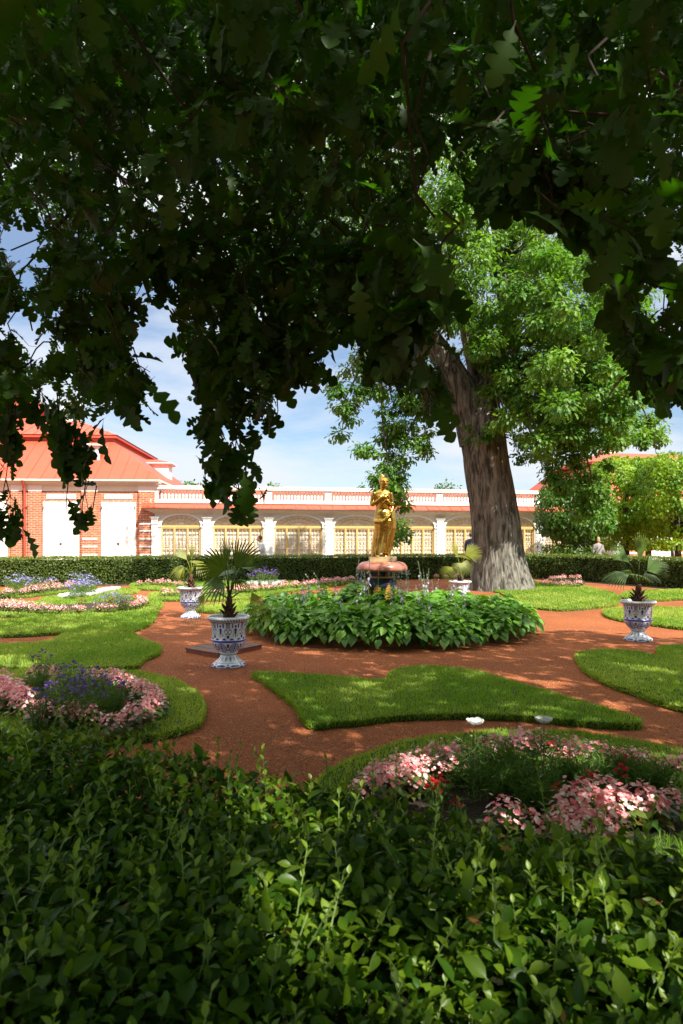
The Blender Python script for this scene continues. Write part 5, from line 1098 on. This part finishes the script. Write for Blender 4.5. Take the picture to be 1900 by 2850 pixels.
def PA(x, y, dy=0): return np.array([(x - 945) * ps, dy, .30 + (780 - y) * ps])
# (hub, direction, blade facing, radius, half spread, segments, droop)
palm(UPOS[0] + [0, 0, .6], 'fan palm with drooping dry side fronds in the urn nearest the viewer', .30, .045,
     [(PA(1010, 480, .05), (.62, .1, .8), (.45, -.75, .1), .46, .85, 15, .10), (PA(905, 500, -.02), (-.75, -.15, .42), (.2, -.75, -.6), .42, 1.35, 17, .15), (PA(915, 640, -.1), (-.7, -.35, -.05), (.0, -.5, .9), .36, 1.3, 15, .5), (PA(700, 750, -.1), (-.5, -.1, -.85), (-.5, -.75, .3), .42, .7, 11, .3),
      (PA(1190, 742, .05), (.45, -.05, -.9), (.4, -.8, .4), .46, .62, 11, .3), (PA(915, 420, .1), (-.08, .05, 1), (.7, -.6, .1), .36, .5, 10, .05), (PA(1040, 480, .2), (.6, .6, .2), (-.3, -.4, .8), .27, 1.5, 18, .35), (PA(990, 620, .15), (.5, .4, -.1), (0, .3, .9), .25, 1.4, 16, .6), (PA(900, 560, .2), (-.3, .9, .3), (0, -.6, .8), .3, 1.5, 18, .3)])
def PB(x, y, dy=0): return np.array([(x - 495) * .00189, dy, .30 + (560 - y) * .00189])
palm(UPOS[1] + [0, 0, .6], 'yellow green sunlit fan palm in the far left urn', .31, .045,
     [(PB(455, 400, .02), (-.68, .1, .72), (.6, -.7, .2), .38, .55, 14, .05), (PB(492, 400, .1), (.03, .1, 1), (.4, -.9, 0), .36, .30, 9, .02), (PB(440, 480, -.1), (-.85, -.2, -.05), (.1, -.4, .9), .34, 1.2, 16, .65), (PB(560, 430, .02), (.6, -.1, -.2), (.2, -.5, .9), .3, 1.2, 14, .75), (PB(420, 500, .1), (-.5, .1, -.6), (-.3, -.7, .4), .3, .8, 12, .5), (PB(510, 440, .2), (.3, .8, .3), (0, -.5, .8), .3, 1.3, 14, .3)], 'palmyellow')
def PC(x, y, dy=0): return np.array([(x - 1325) * .00294, dy, .30 + (1395 - y) * .00294])
palm(UPOS[2] + [0, 0, .6], 'fan palm with one upright narrow frond in the right hand urn', .31, .055,
     [(PC(1275, 1275, -.02), (-.7, -.05, .68), (.55, -.8, .1), .43, .62, 16, .08), (PC(1338, 1270, .03), (.08, 0, 1), (.3, -.9, 0), .50, .42, 9, .02), (PC(1375, 1320, .0), (.85, -.05, .45), (-.3, -.85, .3), .36, .9, 18, .15), (PC(1270, 1340, -.05), (-.95, -.1, .02), (.0, -.35, .9), .46, .9, 16, .45), (PC(1345, 1350, .2), (.3, .8, .1), (0, -.5, .8), .35, 1.3, 16, .4), (PC(1290, 1330, .2), (-.4, .8, .0), (0, -.5, .8), .35, 1.3, 16, .5), (PC(1340, 1330, -.2), (.25, -.8, -.15), (0, .4, .9), .26, 1.0, 14, .5)])
def PD(x, y, dy=0): return np.array([(x - 210) * .000617, dy, .22 + (2000 - y) * .000617])
palm(UPOS[3] + [0, 0, .6], 'bright yellow green fan palm before the oak trunk', .26, .035,
     [(PD(420, 1270, -.02), (.85, -.1, .35), (-.2, -.75, .5), .42, 1.1, 18, .1), (PD(140, 1420, .02), (-.3, .0, .95), (.7, -.7, .1), .50, .45, 14, .05), (PD(230, 1590, -.12), (.25, -.3, -.75), (.1, -.85, .4), .34, 1.9, 26, .2), (PD(-120, 1750, .0), (-.55, -.2, -.65), (-.3, -.8, .4), .34, 1.2, 18, .2), (PD(330, 1400, .2), (.4, .8, .3), (0, -.5, .8), .3, 1.3, 14, .3)], 'palmyellow')
# red flowering shoot in that urn is a bromeliad like spike
# wooden board lying behind the first urn
p0, p1, p2, p3 = G(514, 1816), G(604, 1832), G(731, 1806), G(640, 1790)
pp = [p0[:2], p1[:2] + [0, 0], p2[:2], p3[:2]]; cen = sum(pp) / 4
wd_ = thing('wooden_platform', 'low square weathered wooden board with red brown edges lying behind the nearest urn', 'platform', (cen[0], cen[1], 0))
q = [(x - cen[0], y - cen[1]) for x, y in pp]; a_ = np.array([q[0], q[1], q[2], q[3]])
MB().rings([[(x * .97, y * .97, .0) for x, y in a_], [(x * .97, y * .97, .05) for x, y in a_]]).build('edge_frame', M['woodedge'], wd_)
mbp = MB()
for i in range(5):
    f0, f1 = i / 5 + .006, (i + 1) / 5 - .006; mbp.rings([[(*(a_[0] + (a_[3] - a_[0]) * f0), z), (*(a_[1] + (a_[2] - a_[1]) * f0), z), (*(a_[1] + (a_[2] - a_[1]) * f1), z), (*(a_[0] + (a_[3] - a_[0]) * f1), z)] for z in (.0525, .068)])
mbp.build('top_boards', M['wood'], wd_)

# ---------------------------------------------------------------- bedding flowers
def blossom_block(cpos, cn, s, r):
    """four petalled blossoms"""
    P_, A_2, N_2, S_ = [], [], [], []
    for p, n_, sc_ in zip(cpos, cn, s):
        u = nz(np.cross(n_, [.2, .3, .9])); v = np.cross(n_, u)
        for q in range(4): a = q * pi / 2 + r.uniform(-.2, .2); P_.append(p); A_2.append(u * cos(a) + v * sin(a) + n_ * .35); N_2.append(n_); S_.append(sc_)
    return place(PETAL[0] * np.array([1.2, 1, 1]), PETAL[1], np.array(P_), np.array(A_2), np.array(N_2), np.array(S_))
def begonia_mesh(seed, s=1.0):
    r = np.random.default_rng(seed); k = 36; a = r.uniform(0, 6.28, k); rad = .10 * np.sqrt(r.uniform(0, 1, k)); z = r.uniform(.02, .115, k)
    pos = np.c_[np.cos(a) * rad, np.sin(a) * rad, z]; ax = np.c_[np.cos(a), np.sin(a), r.uniform(-.2, .5, k)]; nr = np.c_[np.cos(a) * .4, np.sin(a) * .4, np.ones(k)] + r.normal(0, .2, (k, 3))
    Vl, Fl = place(HEART[0], HEART[1], pos, ax, nr, r.uniform(.045, .07, k)); k2 = 66; a = r.uniform(0, 6.28, k2); f = np.sqrt(r.uniform(0, 1, k2)); rad = .105 * f; zz = .19 - .085 * f ** 2 + r.normal(0, .018, k2)
    cn = nz(np.c_[np.cos(a) * f * .9, np.sin(a) * f * .9, np.ones(k2)] + r.normal(0, .35, (k2, 3))); Vf, Ff = blossom_block(np.c_[np.cos(a) * rad, np.sin(a) * rad, zz], cn, r.uniform(.010, .016, k2), r)
    rf = np.repeat(np.repeat(np.clip(r.normal(.42, .4, k2), 0, 1), 4), len(PETAL[0])); return (Vl, Fl, np.repeat(r.uniform(0, 1, k) ** 1.6, len(HEART[0]))), (Vf, Ff, rf)
BEG = [begonia_mesh(70 + i) for i in range(4)]; bfirst = {}; nbeg = 0
M_lib = {}
def lib(key, fn):
    if key not in M_lib: M_lib[key] = fn()
    return M_lib[key]
def put_plant(key, builder, name, label, cat, group, p, scl=1.0):
    """one of each kind is built, the rest are copies"""
    if key not in bfirst:
        t = thing(name, label, cat, p, random.uniform(0, 6.28), group); builder(t); bfirst[key] = (t, kidmap(t))
    else:
        t0, km = bfirst[key]; t = copy_tree(t0, km); t.location = [float(c) for c in p]; t.rotation_euler = (0, 0, random.uniform(0, 6.28)); tag(t, label, cat, group)
    t.scale = (scl,) * 3; return t
def b_begonia(v):
    def f(t): (Vl, Fl, rl), (Vf, Ff, rf) = BEG[v]; mk('leaves', Vl, Fl, M['begonialeaf'], t, rnd=rl); mk('blossoms', Vf, Ff, M['begonia'], t, rnd=rf)
    return f
def along(pts, step, jit=.04, zlev=.16):
    P_ = np.array([G(x, y, zlev)[:2] for x, y in pts]); L = np.concatenate([[0], np.cumsum(np.linalg.norm(np.diff(P_, axis=0), axis=1))]); s = np.arange(0, L[-1], step)
    return np.c_[np.interp(s, L, P_[:, 0]), np.interp(s, L, P_[:, 1])] + R.normal(0, jit, (len(s), 2))
def begonias(rows, step, label, group, scl=1.0, zl=.16, z0=LH + .01):
    global nbeg
    for row in rows:
        for p in along(row, step, step * .18, zl):
            if abs(p[0] / p[1]) > .56 or nbeg >= 296: continue
            v = random.randrange(4); put_plant(('b', v), b_begonia(v), 'begonia', label, 'begonia', group, (p[0], p[1], z0), scl * random.uniform(.85, 1.15)); nbeg += 1
Z6 = lambda l: [(900 + x * .6378, 1750 + y * .6378) for x, y in l]
Z5 = lambda l: [(x * .4464, 1550 + y * .4464) for x, y in l]
ZB = lambda l: [(x * .287, 1580 + y * .287) for x, y in l]
begonias([Z6([(170, 700), (300, 620), (400, 590), (480, 560), (600, 560)]), Z6([(230, 690), (330, 670), (420, 640), (560, 600)]), Z6([(700, 530), (790, 510), (820, 505)]), Z6([(720, 555), (800, 545)]), Z6([(860, 500), (950, 510), (1020, 535), (1100, 540), (1200, 550)]), Z6([(900, 540), (1000, 560), (1090, 575), (1200, 570), (1270, 590), (1370, 570), (1440, 605), (1570, 625), (1640, 660)]),
          Z6([(1060, 790), (1130, 775), (1200, 750), (1270, 740), (1300, 775), (1380, 745), (1440, 775), (1500, 745), (1600, 750)]), Z6([(1090, 830), (1200, 800), (1300, 800), (1420, 800), (1500, 790)]), Z6([(815, 850), (900, 870), (950, 860), (1020, 885), (1100, 910), (1180, 880), (1220, 855)]), Z6([(1060, 900), (1110, 930), (1190, 850)])],
         .15, 'pink and white begonia edging the heart shaped bed at lower right', 'begonias of the near right bed', 1.0)
begonias([Z5([(570, 745), (650, 735), (720, 765), (800, 790), (860, 820), (930, 850), (980, 900), (960, 950), (900, 975), (820, 1000), (740, 1020), (670, 1040)]), Z5([(0, 800), (60, 830), (120, 870), (150, 900), (130, 940), (200, 955), (290, 980), (330, 990)]), Z5([(0, 845), (50, 870), (110, 910)]), Z5([(0, 745), (30, 750)]), Z5([(200, 735), (230, 735)]), Z5([(285, 745), (320, 748)]), Z5([(420, 1000), (470, 1000), (530, 985), (600, 1005)])],
         .15, 'pink begonia edging the purple flowered bed at lower left', 'begonias of the near left bed', 1.0)
begonias([ZB([(-20, 370), (100, 375), (200, 390), (330, 395), (460, 400), (600, 405), (760, 400), (900, 390), (1080, 395), (1200, 375), (1300, 370), (1390, 330)])], .2, 'pink begonia in the sunlit row edging the middle left strip bed', 'begonias of the middle left strip', 1.0)
begonias([ZB([(-10, 345), (110, 355), (240, 370), (330, 378)]), ZB([(1340, 310), (1400, 315)])], .22, 'pink begonia in the sunlit row edging the middle left strip bed', 'begonias of the middle left strip', 1.0)
begonias([ZB([(-20, 260), (150, 245), (300, 225), (450, 205), (600, 190), (760, 180), (880, 170)]), ZB([(300, 195), (450, 175), (620, 165), (760, 160)])], .27, 'pink begonia in the back left strip beneath the long hedge', 'begonias of the back left strip', 1.15)
begonias([[(388, 1624), (430, 1621), (480, 1624), (530, 1627)]], .3, 'pink begonia in the small far strip beside the far left palm', 'begonias of the far strip', 1.15)
begonias([[(455, 1650), (500, 1652), (580, 1652), (660, 1643), (740, 1636), (830, 1628), (910, 1620), (985, 1612)]], .24, 'pink begonia in the far row running behind the palms towards the fountain', 'begonias of the far row', 1.15)
begonias([[(1510, 1623), (1540, 1625), (1580, 1626), (1622, 1624)], [(1540, 1611), (1570, 1608), (1625, 1611)]], .25, 'pink begonia in the small bed beside the oak trunk', 'begonias beside the oak', 1.1)
begonias([[(1220, 1606), (1260, 1606), (1290, 1604)]], .3, 'pink begonia glimpsed behind the hostas left of the oak', 'begonias behind the hostas', 1.1)
def bush(t, seed, h, rad, k, nfl, pet, fsz, leafw=.5, leafn='plantleaf', fl_name='flowers'):
    r = np.random.default_rng(seed); sm = MB(); ns = 14; tips = []
    for i in range(ns):
        a = i * 2.4; f = sqrt((i + .5) / ns); tip = np.array([rad * f * cos(a), rad * f * sin(a), h * r.uniform(.7, 1.0) * (1 - .2 * f)]); sm.tube([(tip[0] * .15, tip[1] * .15, 0), tip * [.6, .6, .55], tip], [.004, .003, .0015], 3); tips.append(tip)
    sm.build('stems', M['stalk'], t); T_ = np.array(tips); i = r.integers(0, ns, k); f = r.uniform(.1, .95, (k, 1)); pos = T_[i] * np.c_[f ** .8, f ** .8, f] + r.normal(0, rad * .09, (k, 3)); pos[:, 2] = np.abs(pos[:, 2])
    V, F = place(OVATE_LO[0] * np.array([leafw, 1, 1]), OVATE_LO[1], pos, r.normal(0, .8, (k, 3)) + [0, 0, .5], r.normal(0, .6, (k, 3)) + [0, 0, 1], r.uniform(.03, .06, k)); mk('leaves', V, F, M[leafn], t, rnd=np.repeat(r.uniform(0, 1, k), len(OVATE_LO[0])))
    if nfl:
        if nfl <= 12:
            for q in range(5):
                V, F = blossom_block([T_[q]] * 2, nz(r.normal(0, .3, (2, 3)) + [0, 0, 1]), np.array([1.0, .8]) * fsz, r); mk('flower', V, F, M[pet], t, rnd=r.uniform(0, 1, len(V)))
            return
        j = r.integers(0, ns, nfl); cp = T_[j] + r.normal(0, fsz * 1.3, (nfl, 3)) * [1, 1, .7]; V, F = blossom_block(cp, nz(r.normal(0, .5, (nfl, 3)) + [0, 0, 1]), r.uniform(.6, 1.2, nfl) * fsz, r); mk(fl_name, V, F, M[pet], t, rnd=r.uniform(0, 1, len(V)))
def scatter_plants(pix, key, name, label, cat, group, scl, zl, *args, z0=LH + .01):
    for i, (x, y) in enumerate(pix):
        p = G(x, y, zl); v = i % 2; put_plant((key, v), lambda t, v=v: bush(t, 90 + 7 * v + len(key), *args), name, label, cat, group, (p[0], p[1], z0), scl * random.uniform(.88, 1.12))
# tall violet flowers in the near left bed
scatter_plants(Z5([(255, 650), (390, 680), (470, 720), (540, 730), (620, 760), (500, 790), (380, 800), (300, 830), (230, 870), (720, 800), (450, 860), (560, 850)]), 'vio', 'verbena', 'tall violet flowered plant in the near left bed', 'flower', 'violet flowers of the near left bed', .9, .35, .42, .13, 190, 34, 'violet', .016, .3)
scatter_plants(Z5([(350, 900), (450, 930), (560, 900), (640, 930), (700, 880), (500, 990), (620, 960), (400, 960), (280, 890), (690, 970), (180, 830), (250, 800)]), 'fil', 'cosmos_plant', 'feathery green filler plant without flowers in the near left bed', 'plant', 'feathery plants of the near left bed', .8, .12, .28, .16, 330, 0, 'violet', .01, .22)
scatter_plants(Z5([(190, 800), (150, 770), (230, 905), (375, 910), (770, 895), (740, 815), (225, 848)]), 'red', 'zinnia', 'small red zinnia in the near left bed', 'flower', 'red flowers of the near left bed', .7, .2, .24, .08, 60, 9, 'red', .022, .6)
# near right bed
scatter_plants(Z6([(640, 640), (740, 620), (800, 600), (850, 680), (960, 700), (1040, 640), (1130, 650), (1240, 640), (1330, 640), (1420, 680), (1500, 690), (760, 700), (900, 740), (980, 770), (1180, 700), (580, 640), (660, 560), (830, 640)]), 'filr', 'cosmos_plant', 'feathery green filler plant without flowers in the lower right bed', 'plant', 'feathery plants of the near right bed', 1.0, .12, .22, .14, 380, 0, 'violet', .01, .2)
scatter_plants(Z6([(1100, 580), (1300, 640), (520, 665), (1160, 680), (1020, 710), (580, 775), (850, 780), (480, 715), (1000, 530), (1310, 590)]), 'redr', 'zinnia', 'small red zinnia in the lower right bed', 'flower', 'red flowers of the near right bed', .8, .2, .24, .08, 60, 9, 'red', .022, .6)
def cosmos(t, h, lean, sd):
    r = np.random.default_rng(sd); sm = MB(); top = np.array([lean, .02, h]); sm.tube([(0, 0, 0), (lean * .3, 0, h * .5), top], [.004, .003, .002], 5)
    for q in range(3): a = q * 2.1; sm.tube([(0, 0, .05), (.05 * cos(a), .05 * sin(a), h * .55), (.09 * cos(a) + lean, .09 * sin(a), h * (.78 + .07 * q))], [.003, .002, .0015], 4); sm.ball((.09 * cos(a) + lean, .09 * sin(a), h * (.78 + .07 * q)), .009, 8, 5)
    sm.build('stem', M['stalk'], t); k = 420; f = r.uniform(0, .8, k); a = r.uniform(0, 6.28, k); rad = .11 * np.sqrt(r.uniform(0, 1, k)); pos = np.c_[np.cos(a) * rad, np.sin(a) * rad, f * h]
    V, F = place(OVATE_LO[0] * np.array([.1, 1, 1]), OVATE_LO[1], pos, r.normal(0, .8, (k, 3)) + [0, 0, .4], r.normal(size=(k, 3)), r.uniform(.03, .07, k)); mk('feathery_leaves', V, F, M['plantleaf'], t, rnd=np.repeat(r.uniform(0, 1, k), len(OVATE_LO[0])))
    m_ = 8; a = np.arange(m_) * 2 * pi / m_ + .2; ax = np.c_[np.cos(a), np.sin(a), np.full(m_, .62)]; V, F = place(PETAL[0] * np.array([1.0, 1, -.8]), PETAL[1], np.tile(top, (m_, 1)) + r.normal(0, .002, (m_, 3)), ax, np.tile([0, 0, 1.0], (m_, 1)), np.full(m_, .062)); mk('white_flower', V, F, M['whitepetal'], t, True, rnd=np.repeat(r.uniform(0, 1, m_), len(PETAL[0])))
    MB().ball(top + [0, 0, .006], (.008, .008, .006), 8, 6).build('flower_centre', pmat('pollen_yellow', (.6, .35, .03), .8), t)
for (x, y), lab, sd in (((1324, 2022), 'white cosmos flower on a tall stem, left of the two in the lower right bed', 1), ((1516, 2016), 'white cosmos flower on a tall stem, right of the two in the lower right bed', 2)):
    Zc_ = 3.95; p = at(x, y, Zc_); t = thing('cosmos_plant', lab, 'flower', (p[0] - .01, Zc_, LH + .01)); cosmos(t, p[2] - LH - .01, .01, sd)
# middle and back beds
scatter_plants(ZB([(1060, 300), (1130, 290), (1170, 320), (960, 330), (1220, 320)]), 'viom', 'verbena', 'violet flowered plant at the end of the middle left strip', 'flower', 'violet flowers of the middle strip', 1.0, .3, .40, .16, 170, 30, 'blue', .02, .3)
scatter_plants(ZB([(1180, 350), (1080, 370), (790, 375), (1310, 345)]), 'redm', 'zinnia', 'small red flower in the middle left strip', 'flower', 'red flowers of the middle strip', 1.0, .15, .26, .1, 60, 12, 'red', .026, .6)
scatter_plants(ZB([(740, 230), (800, 240), (860, 220), (770, 215), (900, 215), (700, 255)]), 'blum', 'ageratum', 'lilac blue plant in the centre of the white flowered lawn', 'flower', 'lilac blue plants on the white flowered lawn', 1.15, .2, .40, .22, 200, 40, 'blue', .024, .35)
scatter_plants(ZB([(100, 200), (200, 190), (270, 180), (350, 190), (480, 170), (150, 160), (820, 165), (760, 150)]), 'blub', 'ageratum', 'lilac blue plant in the back left strip beneath the hedge', 'flower', 'lilac blue plants of the back strip', 1.2, .25, .45, .2, 180, 34, 'blue', .024, .35)
scatter_plants([(722, 1612), (735, 1606), (750, 1614), (765, 1606), (700, 1616)], 'viof', 'verbena', 'violet flowered plant before the long hedge right of the nearest palm', 'flower', 'violet flowers before the hedge', 1.2, .3, .5, .16, 150, 34, 'violet', .024, .3)
def carpet(pix, k, zl, label):
    P_ = gpoly(pix, LH, 2); Q, _ = samp(P_, k); m_ = len(Q); zz = LH + .01 + R.uniform(.02, .09, m_); V, F = place(HEART[0], HEART[1], np.c_[Q, zz], np.c_[R.normal(size=(m_, 2)), np.full(m_, .2)], np.c_[R.normal(0, .4, (m_, 2)), np.ones(m_)], R.uniform(.018, .035, m_))
    tag(mk('white_alyssum', V, F, M['whitepetal'], rnd=R.uniform(0, 1, len(V))), label, 'flowers', kind='stuff')
carpet(ZB([(545, 296), (600, 280), (700, 260), (850, 262), (960, 225), (1080, 212), (1180, 210), (1150, 225), (1000, 245), (930, 275), (860, 285), (700, 292), (600, 300)]), 9000, 0, 'low carpet of tiny white flowers on the middle left lawn')
carpet([(668, 1630), (700, 1622), (760, 1620), (800, 1621), (770, 1628), (710, 1632)], 5000, 0, 'low carpet of tiny white flowers before the hedge right of the palms')

# ---------------------------------------------------------------- people beyond the hedge
def ell(mb, rows, n=16):
    mb.rings([[(c[0] + rx * cos(2 * pi * i / n), c[1] + ry * sin(2 * pi * i / n), c[2]) for i in range(n)] for c, rx, ry in rows])
def person(label, loc, rz, h, top, bottom, hairm, bend=0.0, arms=None, female=False, sleeve=True, hair_len=0):
    """local frame: the person faces -y; metres for a 1.75 m figure, scaled to h"""
    t = thing('person', label, 'person', loc, rz); t.scale = (h / 1.75,) * 3; b = MB(); sh = .19 if not female else .175; hp = .155 if not female else .175; by = -bend
    for s_ in (-1, 1):
        b.tube([(s_ * .09, 0, .92), (s_ * .095, -.01, .5), (s_ * .1, .01, .08)], [.085, .055, .04], 10); b.tube([(s_ * .1, .03, .05), (s_ * .1, -.06, .035), (s_ * .105, -.16, .03)], [.045, .045, .03], 8)
    ell(b, [((0, 0, .88), hp, .11), ((0, by * .25, 1.05), hp * .85, .10), ((0, by * .6, 1.25), sh * .92, .12), ((0, by * .9, 1.40), sh, .10), ((0, by, 1.47), .08, .07)])
    hd = np.array([0, by * 1.25 - .02, 1.63]); b.tube([(0, by, 1.44), (0, by * 1.1, 1.54)], [.06, .055], 10); b.ball(hd, (.076, .095, .115), 16, 12); b.ball(hd + [0, -.02, -.075], (.055, .07, .05), 12, 8)
    b.tube([hd + [0, -.09, .01], hd + [0, -.115, -.025]], [.012, .018], 6)
    for s_ in (-1, 1): b.ball(hd + [s_ * .077, .01, -.01], (.012, .022, .03), 8, 6); b.ball(hd + [s_ * .032, -.088, .012], (.014, .010, .008), 8, 6)
    b.ball(hd + [0, -.09, -.058], (.024, .012, .007), 8, 6); am = []
    for s_ in (-1, 1):
        el, wr, hdir = arms[0 if s_ < 0 else 1] if arms else ((s_ * .235, .0, 1.13), (s_ * .24, -.04, .9), (0, -.1, -1)); S0 = np.array([s_ * (sh - .01), by * .9, 1.41]); el = np.array(el) + [0, by * .6, 0]; wr = np.array(wr) + [0, by * .6, 0]
        b.tube([S0, el, wr], [.052, .042, .028], 10); hand(b, wr, hdir, (1, 0, 0) if abs(hdir[0]) < .7 else (0, 0, 1), .95, .4); am.append((S0, el, wr))
    from_mesh('body', remesh(b, .013, 2), M['skin'], t)
    hm = MB(); hm.ball(hd + [0, .022, .028], (.088, .098, .108), 16, 10)
    if hair_len: hm.ball(hd + [0, .05, -.03], (.085, .07, .10), 14, 8)
    me = remesh(hm, .012, 1); bm = bmesh.new(); bm.from_mesh(me)
    bmesh.ops.delete(bm, geom=[v for v in bm.verts if v.co.y < hd[1] - .03 and v.co.z < hd[2] + .045], context='VERTS'); bm.to_mesh(me); bm.free(); from_mesh('hair', me, M[hairm], t)
    c = MB(); g = .018; zb = .86 if not female else .72
    ell(c, [((0, 0, zb), hp + g + (.03 if female else .0), .135), ((0, by * .25, 1.05), hp * .88 + g, .122), ((0, by * .6, 1.25), sh * .93 + g, .142), ((0, by * .9, 1.41), sh + g, .118), ((0, by, 1.475), .095, .088)])
    for S0, el, wr in am: e2 = wr if sleeve else el; c.tube([S0, el, el + (e2 - el) * .88 if sleeve else el + (wr - el) * .1], [.072, .058, .044], 10)
    co = from_mesh('jacket' if sleeve else 'shirt', remesh(c, .014, 2), M[top], t)
    l = MB(); ell(l, [((0, 0, .80), hp + .012, .125), ((0, 0, .93), hp + .01, .122), ((0, 0, 1.0), hp * .9 + .012, .115)])
    for s_ in (-1, 1): l.tube([(s_ * .085, 0, .88), (s_ * .095, -.01, .5), (s_ * .1, .0, .10)], [.1, .075, .062], 12)
    from_mesh('trousers', remesh(l, .014, 2), M[bottom], t); return t, co, hd
p = at(734, 1543, 28.0)
t, co, hd = person('person in white shirt and blue jeans bending over something in their hands by the gallery', (p[0], 28.0, 0), radians(-75), 1.83, 'shirt', 'jeans', 'hairbrown', .13, [((-.24, -.06, 1.16), (-.12, -.30, 1.13), (.3, -.9, .1)), ((.24, -.06, 1.16), (.12, -.30, 1.12), (-.3, -.9, .1))], hair_len=0)
MB().box(-.105, .105, -.60, -.47, 1.11, 1.125).build('notebook', M['leather'], None).matrix_world = t.matrix_basis
o_ = bpy.data.objects['notebook']; o_.matrix_world = Matrix.Translation(t.location) @ Matrix.Rotation(radians(-75), 4, 'Z') @ Matrix.Scale(1.83 / 1.75, 4); tag(o_, 'small dark notebook held by the person in the white shirt', 'notebook')
p = at(1310, 1500, 31.0)
t, co, hd = person('person in dark navy jacket walking away behind the yellow green palm and oak', (p[0], 31.0, .16), radians(165), 1.84, 'navy', 'darkcloth', 'hairdark', .02)
p = at(1648, 1530, 29.6)
t, co, hd = person('person with short fair hair in a grey jacket with a shoulder strap, seen from behind', (p[0], 28.9, 0), radians(188), 1.78, 'greycloth', 'darkcloth', 'hairfair', .03, female=True, hair_len=1)
sb = MB(); sb.tube([(-.17, .02, 1.44), (-.06, .135, 1.30), (.08, .14, 1.1), (.18, .12, .95)], .012, 6); sb.tube([(-.17, .02, 1.44), (-.05, -.14, 1.3), (.1, -.14, 1.1), (.18, -.02, .95)], .012, 6); sb.build('shoulder_strap', M['leather'], t)
p = at(1895, 1530, 30.5)
t, co, hd = person('person in maroon and grey clothes at the right edge beside the white shutters', (p[0], 31.2, 0), radians(60), 1.66, 'greycloth', 'maroon', 'hairdark', .02, female=True)
